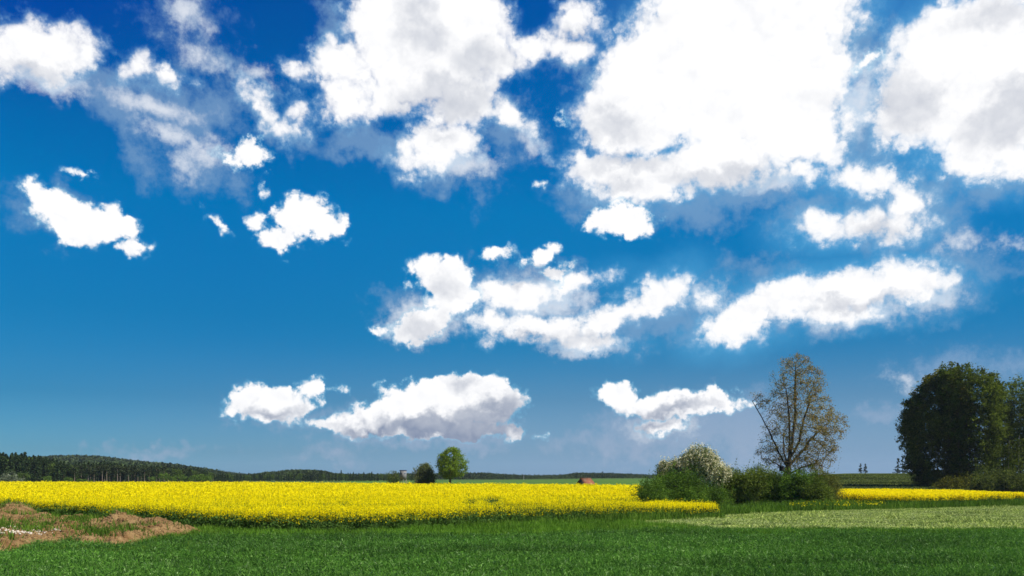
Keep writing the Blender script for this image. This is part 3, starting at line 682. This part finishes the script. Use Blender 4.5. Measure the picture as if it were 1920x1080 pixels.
# --- shed with the red roof
def shed():
    Yc = 185.; k = Yc/F; X0 = XY(1098, Yc); Z0 = float(ground(X0, Yc))
    a = R(40); root = empty('field_shed', (X0, Yc, Z0), a)
    tag(root, 'small old shed with rusty red tiled roof and gable coloured dark as in shade', 'shed')
    # local x runs along the ridge, gable at -x faces the camera's left
    L, W = 2.9, 2.95; ez = Zp(908.6, Yc)-Z0; rz = Zp(897.2, Yc)-Z0
    mg = plain('shaded_gable', (.035, .037, .036), (.07, .07, .066), 1.5, .9, (5, 5, .3)); mwall = plain('pale_plaster', (.50, .47, .42), (.62, .60, .56), 1)  # gable colour is darkened to carry the shade of the side away from the sun
    def ft(t, b, out):
        c_ = tramp(t, tnoise(t, .9, 5, .65), [(.3, (.25, .085, .035)), (.5, (.32, .13, .06)), (.68, (.36, .26, .15))])
        br = tn(t, 'ShaderNodeTexBrick'); br.inputs['Scale'].default_value = 3.2; br.inputs['Color1'].default_value = (1, 1, 1, 1); br.inputs['Color2'].default_value = (.75, .75, .75, 1); br.inputs['Mortar'].default_value = (.35, .3, .3, 1)
        tc = tn(t, 'ShaderNodeTexCoord'); t.links.new(tc.outputs['Object'], br.inputs[0]); t.links.new(tmix(t, 1.0, c_, br.outputs[0], 'MULTIPLY'), b.inputs['Base Color'])
    mroof = mat('rusty_roof_tiles', ft, .85)
    l, w = L/2-.12, W/2-.15
    ridge = rz-.06
    for sy in (-1, 1): link('wall', box_mesh('wall', [(0, sy*w, ez/2, 2*l, .12, ez, 0)], [mwall]), root)
    for sx_ in (-1, 1):
        x = sx_*l; V_ = [(x+d, y, z) for d in (-.05, .05) for y, z in ((-w-.058, 0), (w+.058, 0), (w+.058, ez-.02), (0, ridge-.05), (-w-.058, ez-.02))]
        g = link('gable', mesh_np('gable', V_, [[0, 1, 6, 5], [1, 2, 7, 6], [2, 3, 8, 7], [3, 4, 9, 8], [4, 0, 5, 9], [0, 4, 2, 1], [5, 6, 7, 9]], [[2, 4, 3], [7, 8, 9]], [mg]), root)
    link('door', box_mesh('door', [(-l-.075, .1, .95, .04, .95, 1.9, 0)], [m_dwood]), root)
    e = W/2; th = .10; ov = L/2+.05; ze = ez-.12
    for s in (-1, 1):
        V_ = []
        for x in (-ov, ov):
            V_ += [(x, .0, rz), (x, s*(e+.1), ze), (x, s*(e+.1), ze+th), (x, .0, rz+th)]
        link('roof_slope', mesh_np('roof_slope', V_, [[0, 1, 2, 3], [4, 7, 6, 5], [1, 5, 6, 2], [3, 2, 6, 7], [0, 4, 5, 1], [0, 3, 7, 4]], None, [mroof]), root)
    link('ridge_cap', box_mesh('ridge_cap', [(0, 0, rz+th+.02, 2*ov+.02, .16, .07, 0)], [mroof]), root)
shed()
# --- hedge group in the middle
m_bush = leaf_mat('willow_leaf', [(0, (0.062, 0.121, 0.017)), (.6, (0.096, 0.177, 0.021)), (1, (0.149, 0.240, 0.037))], .35, .55, .38)
m_bush2 = leaf_mat('hedge_leaf', [(0, (0.079, 0.117, 0.019)), (.6, (0.131, 0.190, 0.026)), (1, (0.210, 0.254, 0.046))], .35, .55, .38)
m_bush3 = leaf_mat('reddish_leaf', [(0, (0.085, 0.109, 0.020)), (.6, (0.131, 0.146, 0.031)), (1, (0.216, 0.218, 0.056))], .35, .6, .3)
def bush(name, label, rows, px, Yc, lm, natt=420, nleaf=34, lsz=.13, spread=.26, depth=.9, group=None, cat='shrub', th=.5, shoot=1.):
    def shoots(p, r):
        # long leafy shoots breaking the outline
        n = max(30, natt//9); k = r.integers(0, len(p), n*3); q = p[k]; q = q[np.argsort(-q[:, 2]-.6*r.random(len(q)))[:n]]
        L = (.35+.75*r.random(n))*min(Yc/90, 1.3)*shoot; d = r.normal(size=(n, 3))*.45+np.array([0, 0, 1]); i = np.repeat(np.arange(n), 16); t = r.random(len(i))[:, None]
        return np.vstack([p, q[i]+d[i]*L[i][:, None]*t+r.normal(size=(len(i), 3))*.05*(1.2-t)])
    return make_tree(name, label, cat, rows, px, Yc, lm, natt//2, max(8, nleaf//2), lsz, spread*.85, straight(th, 2), .10, shell=.45, tip=.010, D=.28, depth=depth, group=group, sub=4, extra=shoots)
GH = 'shrubs of the hedge in the middle'
bush('willow_bush', 'broad fresh green bush at the left end of the hedge, next to the yellow field',
  [(890, 1262, 1282), (896, 1245, 1296), (905, 1226, 1308), (915, 1212, 1318), (925, 1202, 1324), (935, 1196, 1326), (948, 1198, 1326)], 1262, 84, m_bush, 900, 40, .12, .22, .8, GH)
bush('low_willow_bush', 'low dark green bush against the left foot of the broad fresh green bush', [(906, 1212, 1230), (916, 1202, 1244), (930, 1192, 1250), (950, 1190, 1252)], 1218, 80, m_bush, 260, 34, .11, .2, .9, GH)
bush('dense_shrub', 'dark olive shrub right behind the low tip of yellow rapeseed, below the white blossom',
  [(890, 1350, 1385), (900, 1338, 1398), (915, 1332, 1404), (930, 1330, 1406), (946, 1332, 1404)], 1368, 93, m_bush2, 700, 38, .12, .24, .8, GH)
bush('olive_shrub', 'wide olive green shrub in the middle of the hedge, left of the tall tree trunk',
  [(886, 1405, 1436), (893, 1388, 1450), (905, 1380, 1462), (920, 1378, 1466), (935, 1380, 1468), (948, 1382, 1466)], 1422, 92, m_bush2, 850, 38, .12, .24, .8, GH)
bush('small_front_shrub', 'small green shrub low in front of the hedge below the white blossom', [(918, 1336, 1350), (928, 1324, 1362), (940, 1322, 1364), (952, 1326, 1362)], 1342, 84, m_bush, 220, 34, .10, .18, .9, GH)
bush('foot_shrub', 'green shrub growing round the foot of the tall half-bare tree',
  [(890, 1486, 1502), (897, 1478, 1520), (907, 1470, 1530), (920, 1462, 1534), (944, 1464, 1532)], 1496, 90, m_bush, 600, 36, .13, .24, .8, GH, shoot=.5)
bush('brown_shrub', 'brownish shrub at the right end of the hedge beside the yellow strip',
  [(888, 1528, 1545), (896, 1520, 1556), (908, 1516, 1566), (922, 1514, 1573), (932, 1516, 1574), (944, 1518, 1568)], 1545, 93, m_bush3, 520, 38, .11, .22, .8, GH)
make_tree('wispy_sapling', 'thin grey-green sapling poking out above the olive hedge shrub', 'tree', [(873, 1418, 1424), (880, 1405, 1434), (890, 1398, 1440), (900, 1402, 1436)], 1420, 96, m_grey, 150, 9, .10, .16, straight(2.2, 6), .05, shell=0, tip=.010, D=.25)
bush('gap_shrub', 'dark shrub filling the middle of the hedge between the white blossom and the olive shrub', [(898, 1378, 1400), (908, 1366, 1412), (922, 1362, 1416), (946, 1364, 1414)], 1390, 95, m_bush2, 420, 38, .12, .24, .8, GH)
bush('twin_shrub', 'mixed green shrub between the olive shrub and the foot of the tall tree', [(898, 1448, 1462), (906, 1440, 1472), (920, 1438, 1482), (946, 1440, 1480)], 1459, 91, m_bush, 420, 38, .12, .24, .8, GH, shoot=.4)
bush('corner_shrub', 'low olive shrub in front of the brownish one at the right end of the hedge', [(906, 1524, 1538), (916, 1512, 1550), (930, 1508, 1556), (946, 1512, 1552)], 1531, 88, m_bush2, 320, 38, .11, .22, .8, GH)
# --- blossom trees
m_blos = leaf_mat('white_blossom', [(0, (0.553, 0.527, 0.269)), (.5, (0.714, 0.663, 0.397)), (1, (0.803, 0.748, 0.512))], .3)
m_bleaf = leaf_mat('blossom_tree_leaf', [(0, (0.079, 0.112, 0.026)), (1, (0.158, 0.195, 0.054))], .35, .6, .25)
def blossom(name, label, rows, px, Yc, natt, th, rmax):
    root = make_tree(name, label, 'tree', rows, px, Yc, m_bleaf, natt, 24, .13, .20, straight(th, 5), rmax, shell=.25, tip=.012, D=.28)
    r = np.random.default_rng(int(px)); base = root.location; a = hull_pts(rows, Yc, int(natt*1.6), 1., .7, r, tuple(base))
    i = np.repeat(np.arange(len(a)), 10); d = r.normal(size=(len(i), 3)); p = a[i]+d*np.array([.08, .08, .30])
    v = leaves(p, .115*(.6+.9*r.random(len(p))), r, .85)
    link('blossom', mesh_np('blossom', v, quads_of(v), None, [m_blos]), root)
blossom('blossoming_tree', 'white blossoming fruit tree rising above the hedge, the larger of the two', [(834, 1304, 1312), (840, 1294, 1324), (850, 1288, 1338), (858, 1276, 1346), (866, 1272, 1350), (876, 1282, 1366), (888, 1290, 1372), (900, 1296, 1362), (908, 1304, 1350)], 1318, 92, 620, 1.6, .17)
blossom('small_blossoming_tree', 'smaller white blossoming tree at the left, partly behind the fresh green bush', [(863, 1258, 1266), (868, 1238, 1274), (876, 1234, 1286), (886, 1232, 1292), (897, 1233, 1290)], 1262, 95, 280, 1.4, .10)
# --- the dark trees on the right
m_dark = leaf_mat('beech_leaf', [(0, (0.074, 0.086, 0.012)), (.5, (0.122, 0.131, 0.017)), (.9, (0.180, 0.178, 0.023)), (1, (0.265, 0.224, 0.035))], .3, .16, .36)
m_dark2 = leaf_mat('hornbeam_leaf', [(0, (0.056, 0.086, 0.011)), (.5, (0.090, 0.126, 0.016)), (1, (0.157, 0.192, 0.029))], .35, .18, .36)
m_spr = leaf_mat('spruce_needles', [(0, (0.025, 0.042, 0.012)), (.7, (0.044, 0.066, 0.017)), (1, (0.071, 0.098, 0.026))], .15, .2, .2)
BIG = dict(tip=.02, D=.9, rmax=.42)
make_tree('dark_beech', 'broad very dark green tree at the left edge of the right-hand wood', 'tree',
  [(700, 1759, 1782), (712, 1745, 1800), (724, 1731, 1808), (738, 1719, 1812), (752, 1710, 1815), (770, 1703, 1816), (790, 1697, 1816), (806, 1695, 1814), (825, 1699, 1812), (850, 1703, 1808), (875, 1707, 1800), (900, 1719, 1794), (912, 1731, 1788)], 1758, 176, m_dark, 1000, 26, .34, .30, straight(3, 4), sub=3, shell=.75, depth=.9, **BIG)
make_tree('tall_beech', 'tall green tree with drooping layered boughs right of the very dark one', 'tree',
  [(690, 1778, 1812), (697, 1768, 1840), (708, 1764, 1858), (720, 1762, 1870), (740, 1766, 1876), (770, 1770, 1874), (810, 1774, 1872), (850, 1780, 1866), (885, 1790, 1850), (900, 1800, 1838)], 1815, 172, m_dark2, 900, 24, .34, .30, straight(4, 5), sub=3, shell=.75, depth=.9, flat=.45, grav=.05, **BIG)
make_tree('edge_beech', 'loosely branched green tree at the right border of the picture', 'tree',
  [(715, 1900, 1912), (726, 1886, 1932), (745, 1874, 1960), (780, 1862, 1985), (820, 1860, 1990), (850, 1864, 1985), (875, 1872, 1970)], 1912, 180, m_dark2, 560, 24, .38, .42, straight(7, 8), sub=2, shell=.35, depth=.9, flat=.4, **BIG)
def conifer(name, label, px, Yc, H, Rb, lm=m_spr, z_bare=1.5, n=2600, lsz=.5, group=None, cat='tree', r=None, link_=True, barkm=m_bark, droop=.35):
    r = r or np.random.default_rng(int(px)+3)
    X0 = XY(px, Yc); base = (X0, Yc, float(ground(X0, Yc))-.05)
    root = empty(name, base); tag(root, label, cat, group)
    v, q = tubes(np.array([[0, 0, 0], [0, 0, H*.5]], float), np.array([[0, 0, H*.5], [0, 0, H*.97]], float), np.array([H*.014, H*.010]), np.array([H*.010, .02]), 6)
    link('trunk', mesh_np('trunk', v, q, None, [barkm], smooth=True), root)
    nb = max(26, int(H*4.2)); V_ = []
    zb = z_bare+(H-z_bare)*np.sort(r.random(nb))**.95; per = n//nb
    for z in zb:
        f = (H-z)/(H-z_bare); L = Rb*(f**.8)*(.7+.45*r.random())+.15; a = r.random()*6.283
        t = r.random(per)**.7; rr = t*L
        x = np.cos(a)*rr+r.normal(size=per)*.10*L*(.4+t); y = np.sin(a)*rr+r.normal(size=per)*.10*L*(.4+t)
        V_.append(np.stack([x, y, z-droop*rr+r.normal(size=per)*.12+.12*rr*rr/max(L, .1)], -1))
    p = np.vstack(V_); v = leaves(p, lsz*(.5+.8*r.random(len(p))), r, .45, .3)
    link('crown', mesh_np('crown', v, quads_of(v), None, [lm]), root)
    return root
GW = 'spruces of the right-hand wood'
conifer('spruce', 'tall dark spruce whose top shows between the two big trees on the right', 1796, 192, 26, 4.6, n=9000, lsz=.55, group=GW)
conifer('spruce', 'dark spruce behind the gap between the layered tree and the border tree', 1868, 196, 22, 4.2, n=7000, lsz=.55, group=GW)
conifer('spruce', 'dark spruce standing behind the border tree at the far right', 1925, 192, 19, 4.4, n=7000, lsz=.55, group=GW)
conifer('spruce', 'dark spruce deep in the wood between the border tree and the layered tree, lower one', 1893, 204, 17, 4.4, n=6000, lsz=.55, group=GW)
for i, (px, Yc) in enumerate(((1990, 190), (2060, 186), (1960, 210))):
    pass
# bare pale trunks at the wood's edge
m_pale = plain('pale_bark', (.15, .14, .11), (.24, .22, .17), 2)
for i, (px, Yc, H, lb) in enumerate(((1890, 170, 9, 'thin pale young trunk under the border tree, the left one'), (1909, 168, 10, 'thin pale young trunk under the border tree, the right one'))):
    X0 = XY(px, Yc); root = empty('young_tree', (X0, Yc, float(ground(X0, Yc))-.05)); tag(root, lb, 'tree', 'thin young trees at the wood edge')
    v, q = tubes(np.array([[0, 0, 0.]]), np.array([[.2, 0, H]]), np.array([.09]), np.array([.04]), 6); link('trunk', mesh_np('trunk', v, q, None, [m_pale]), root)
    r = np.random.default_rng(i); n = 900; z = H*(.35+.6*r.random(n)); a = r.random(n)*6.28; rr = 1.5*r.random(n)
    v = leaves(np.stack([np.cos(a)*rr+.1, np.sin(a)*rr, z-.2*rr], -1), .3*(.5+r.random(n)), r, .6, .5); link('crown', mesh_np('crown', v, quads_of(v), None, [m_dark2]), root)
m_under = leaf_mat('undergrowth_leaf', [(0, (0.071, 0.101, 0.018)), (.6, (0.111, 0.143, 0.028)), (1, (0.168, 0.190, 0.045))], .35, .4, .35)
GU = 'bushes under the wood edge'
for px, w_, t_, Yc, lb in ((1848, 22, 896, 150, 'leftmost low bush under the right-hand wood'), (1872, 24, 889, 152, 'light green bush below the two thin pale trunks'), (1905, 26, 892, 148, 'low bush right of the light green one at the wood edge'), (1945, 30, 890, 150, 'low bush cut by the right border of the picture')):
    bush('edge_bush', lb, [(t_, px-w_*.35, px+w_*.3), (t_+7, px-w_*.8, px+w_*.75), (t_+16, px-w_, px+w_), (t_+28, px-w_, px+w_*.95)], px, Yc, m_under, 240, 22, .24, .34, .9, GU)
bush('low_scrub', 'low scrub coloured dark for the shadow at the foot of the layered tree', [(902, 1770, 1836), (909, 1758, 1846), (916, 1752, 1850), (921, 1754, 1850)], 1800, 162, m_dark, 300, 22, .26, .34, .35, GU, shoot=.3)  # darker leaf colour stands in for the shadow under the trees
# --- far conifers on the right skyline
GF = 'far conifers on the right skyline'
conifer('far_spruce', 'left of two tiny dark spruces on the skyline', 1613.5, 372, 3.6+.6, 1.15, n=700, lsz=.42, group=GF, z_bare=.2, r=np.random.default_rng(1))
conifer('far_spruce', 'right of two tiny dark spruces on the skyline', 1622.5, 372, 3.6+.6, 1.2, n=700, lsz=.42, group=GF, z_bare=.2, r=np.random.default_rng(2))
for px, H, lb in ((1684, 5.8, 'small far spruce, the leftmost beside the dark tree'), (1692, 6.4, 'small far spruce, second from the left beside the dark tree'), (1701, 7.4, 'small far spruce touching the left side of the dark tree')):
    conifer('far_spruce', lb, px, 330, H, 1.7, n=900, lsz=.5, group=GF, z_bare=.2)
# ================================================================ woods on the left and in the distance
m_fcon = leaf_mat('far_conifer', [(0, (0.022, 0.041, 0.015)), (.7, (0.038, 0.062, 0.022)), (1, (0.056, 0.085, 0.029))], .2, .12, .25)
m_fpine = leaf_mat('far_pine', [(0, (0.029, 0.043, 0.018)), (.7, (0.047, 0.062, 0.026)), (1, (0.068, 0.088, 0.034))], .2, .12, .25)
m_flea = leaf_mat('far_broadleaf', [(0, (0.057, 0.094, 0.021)), (.7, (0.089, 0.137, 0.027)), (1, (0.123, 0.182, 0.040))], .3, .12, .25)
m_fbri = leaf_mat('far_bright_leaf', [(0, (0.089, 0.150, 0.023)), (.7, (0.123, 0.202, 0.029)), (1, (0.164, 0.247, 0.042))], .3, .2, .2)
def proto(kind, r):
    """one mesh pair (trunk, crown) of unit-ish height 10"""
    H = 10.
    if kind == 'spruce':
        n = 620; z = .6+(H-.6)*r.random(n)**.9; L = 2.0*((H-z)/H)**.75+.15; a = r.random(n)*6.28; rr = L*r.random(n)**.5; rr *= .75+.35*np.sin(z*7+a)
        p = np.stack([np.cos(a)*rr, np.sin(a)*rr, z-.3*rr], -1); S = .62
    elif kind == 'pine':
        nc = 16; c_ = np.stack([r.normal(size=nc)*.8, r.normal(size=nc)*.8, 5.2+4.4*r.random(nc)], -1); i = np.repeat(np.arange(nc), 26)
        p = c_[i]+r.normal(size=(len(i), 3))*np.array([.55, .55, .38]); S = .6
    else:
        nc = 26; d = r.normal(size=(nc, 3)); d /= np.linalg.norm(d, axis=1)[:, None]; c_ = d*np.array([2.2, 2.2, 3.2])*.85+np.array([0, 0, 5.9]); i = np.repeat(np.arange(nc), 24)
        p = c_[i]+r.normal(size=(len(i), 3))*.62; p[:, 2] = np.maximum(p[:, 2], .4); S = .62
    v = leaves(p, S*(.5+.9*r.random(len(p))), r, .7); crown = mesh_np('crown', v, quads_of(v), None, [{'spruce': m_fcon, 'pine': m_fpine, 'broad': m_flea, 'bright': m_fbri}[kind]])
    tv, tq = tubes(np.array([[0, 0, 0.]]), np.array([[0, 0, H*.9]]), np.array([.17]), np.array([.06]), 5)
    trunk = mesh_np('trunk', tv, tq, None, [m_pine if kind == 'pine' else m_bark])
    return trunk, crown
pr = {k: [proto(k, np.random.default_rng(40+i)) for i in range(5)] for k in ('spruce', 'pine', 'broad', 'bright')}
first = {}
LAB = {'spruce': 'dark pointed conifer in the tree line behind the yellow field, left half', 'pine': 'pine with bare pale trunk in the tree line behind the yellow field, left half',
       'broad': 'dull green broadleaf tree in the tree line behind the yellow field', 'bright': 'fresh green broadleaf tree in front of the conifers at the field edge'}
def wood_tree(kind, var, X, Y, H, wid=1., r=rng):
    key = (kind, var); z = float(ground(X, Y))-.1; rz = r.random()*6.28; s = (H/10*wid, H/10*wid, H/10)
    nm = {'spruce': 'forest_conifer', 'pine': 'forest_pine', 'broad': 'broadleaf_tree', 'bright': 'bright_broadleaf_tree'}[kind]
    if key not in first:
        o = empty(nm, (X, Y, z), rz); o.scale = s
        tag(o, LAB[kind], 'tree', {'spruce': 'conifers of the left tree line', 'pine': 'pines of the left tree line', 'broad': 'broadleaf trees of the far tree line', 'bright': 'fresh green trees at the field edge'}[kind])
        t, c_ = pr[kind][var]; link('trunk', t, o); link('crown', c_, o); first[key] = o
    else: copy_tree(first[key], (X, Y, z), rz, s)
def treeline():
    r = np.random.default_rng(11)
    # top of the front tree line, by sight line (photo row)
    TX = [-150, 0, 30, 60, 90, 130, 200, 280, 330, 370, 400, 440, 470, 500, 560, 620, 680, 730, 760]
    TY = [846, 850, 851, 856, 859, 868, 868, 873, 877, 880, 886, 890, 889, 887, 888, 886, 886, 888, 890]
    for row, (dY, step, frac) in enumerate(((0, 5.4, .92), (14, 6.2, 1.0), (30, 7.5, 1.02))):
        px = -60+r.random()*4
        while px < 765:
            if row and px > 470: px += step*1.5; 
            Yc = np.interp(px, [0, 130, 380, 480, 760], [330, 350, 390, 520, 560])+dY+r.normal()*3
            top = np.interp(px, TX, TY)+r.normal()*2.0
            X = XY(px, Yc); z = float(ground(X, Yc)); H = (Zp(top, Yc)-z)*frac
            if px < 135: kind = 'spruce' if r.random() < .8 else 'broad'
            elif px < 300: kind = ('pine' if r.random() < .75 else 'spruce') if row == 0 else 'spruce'
            elif px < 400: kind = ['pine', 'spruce', 'broad'][r.integers(3)]
            else: kind = 'spruce' if r.random() < .75 else 'broad'
            if H > 2: wood_tree(kind, int(r.integers(5)), X, Yc, H, 1.0+.25*r.random(), r)
            px += step*(.7+.6*r.random())
    for px, top, Y in ((150, 896, 300), (160, 897, 300), (170, 898, 298), (306, 884, 330), (322, 890, 328), (340, 888, 335), (362, 889, 340), (376, 886, 342), (388, 889, 345), (90, 890, 305), (30, 886, 300), (44, 884, 298), (15, 891, 296), (736, 893, 420), (128, 893, 310), (286, 892, 325)):
        X = XY(px, Y); wood_tree('bright' if px > 60 else 'broad', int(r.integers(5)), X, Y, Zp(top, Y)-float(ground(X, Y)), 1.7, r)
treeline()
m_palebush = leaf_mat('pale_bush_leaf', [(0, (0.078, 0.105, 0.046)), (.5, (0.143, 0.168, 0.091)), (1, (0.273, 0.294, 0.208))], .3)
bw = bush('blossoming_bush', 'tiny pale blossoming bush at the left border behind the yellow field', [(896, 8, 18), (899, 2, 30), (905, 2, 32)], 14, 290, m_palebush, 80, 14, .4, .45, shoot=.2)
def mass(name, label, n, px0, px1, Y0, Y1, H0, H1, m, cond=None, seed=0, per=26, wide=.36, top=None, cap=False):
    """a far wood that reads as one mass of crowns"""
    r = np.random.default_rng(seed); X, Y, px = scatter(n, px0, px1, Y0, Y1, r)
    if cond is not None: k = cond(px, Y, X); X, Y, px = X[k], Y[k], px[k]
    H = H0+(H1-H0)*r.random(len(X)); Z = ground(X, Y)
    if top is not None and cap: H = np.clip(CZ+(HY-np.interp(px, top[0], top[1])-1.4*r.normal(size=len(X)))/F*Y-Z, 2.0, H)
    elif top is not None: H = np.maximum(CZ+(HY-np.interp(px, top[0], top[1])-r.normal(size=len(X))*1.0)/F*Y-Z, 2.5)
    i = np.repeat(np.arange(len(X)), per)
    t = r.random(len(i)); a = r.random(len(i))*6.28; pointy = (r.random(len(X)) < .5)[i]
    w_ = np.where(pointy, (1-t)**.8, np.sqrt(np.clip(1-(2*t-1)**2*.8, 0, 1)))*H[i]*wide*(.6+.5*r.random(len(i)))
    p = np.stack([X[i]+np.cos(a)*w_, Y[i]+np.sin(a)*w_, Z[i]+H[i]*(.12+.88*t)], -1)
    v = leaves(p, H[i]*.17*(.6+.8*r.random(len(i))), r, .75)
    tag(link(name, mesh_np(name, v, quads_of(v), None, [m])), label, 'forest', kind='stuff')
m_hill = leaf_mat('hill_forest', [(0, (0.032, 0.050, 0.023)), (.6, (0.048, 0.071, 0.029)), (1, (0.074, 0.102, 0.039))], .2, .02, .35)
mass('hill_forest', 'dark forest covering the long low hill at left', 9000, -150, 475, 620, 1180, 9, 13, m_hill, None, 1, wide=.45, cap=True, top=([-150, 0, 60, 110, 200, 250, 300, 350, 400, 440, 470], [868, 864, 858, 854, 855, 861, 867, 875, 883, 889, 891.5]))
mass('middle_forest', 'low dark forest on the rise behind the middle of the yellow field', 3200, 420, 800, 590, 800, 8, 12, m_hill, None, 2, wide=.45, top=([420, 450, 480, 510, 545, 570, 605, 625, 650, 700, 760, 800], [893, 892, 889, 886, 882.5, 882, 883.5, 888, 890, 890, 891, 891]))
mass('distant_forest', 'thin far strip of dark forest on the horizon behind the shed', 3800, 740, 1330, 700, 900, 10.5, 14.5, m_hill, None, 3, wide=.6, top=([740, 860, 880, 910, 940, 1000, 1055, 1075, 1105, 1150, 1200, 1240, 1330], [889, 888, 887.5, 887.5, 890, 892, 891, 888, 887.5, 888.5, 890, 892, 892]))
# --- far mast at the horizon
mm_ = empty('far_mast', (XY(982, 640), 640, float(ground(XY(982, 640), 640)))); tag(mm_, 'tiny pale mast on the horizon left of the shed', 'mast')
bar((0, 0, 0), (0, 0, 3.4), .16, plain('pale_concrete', (.3, .3, .29), (.4, .4, .38)), 'pole', mm_)
link('lamp_head', box_mesh('lamp_head', [(0, 0, 3.5, .5, .3, .2, 0)], [m_pale]), mm_)


# ================================================================ thin air over the far land
def haze():
    m = bpy.data.materials.new('air'); m.use_nodes = True; t = m.node_tree; t.nodes.clear()
    o = tn(t, 'ShaderNodeOutputMaterial'); v = tn(t, 'ShaderNodeVolumePrincipled'); v.inputs['Density'].default_value = .00007
    v.inputs['Color'].default_value = (.80, .88, 1, 1); v.inputs['Anisotropy'].default_value = .2; t.links.new(v.outputs[0], o.inputs['Volume'])
    h = link('haze', box_mesh('haze', [(0, 0, 20, 5200, 5200, 44, 0)], [m])); h['kind'] = 'stuff'; h['label'] = 'thin bluish summer haze over the far land'
haze()
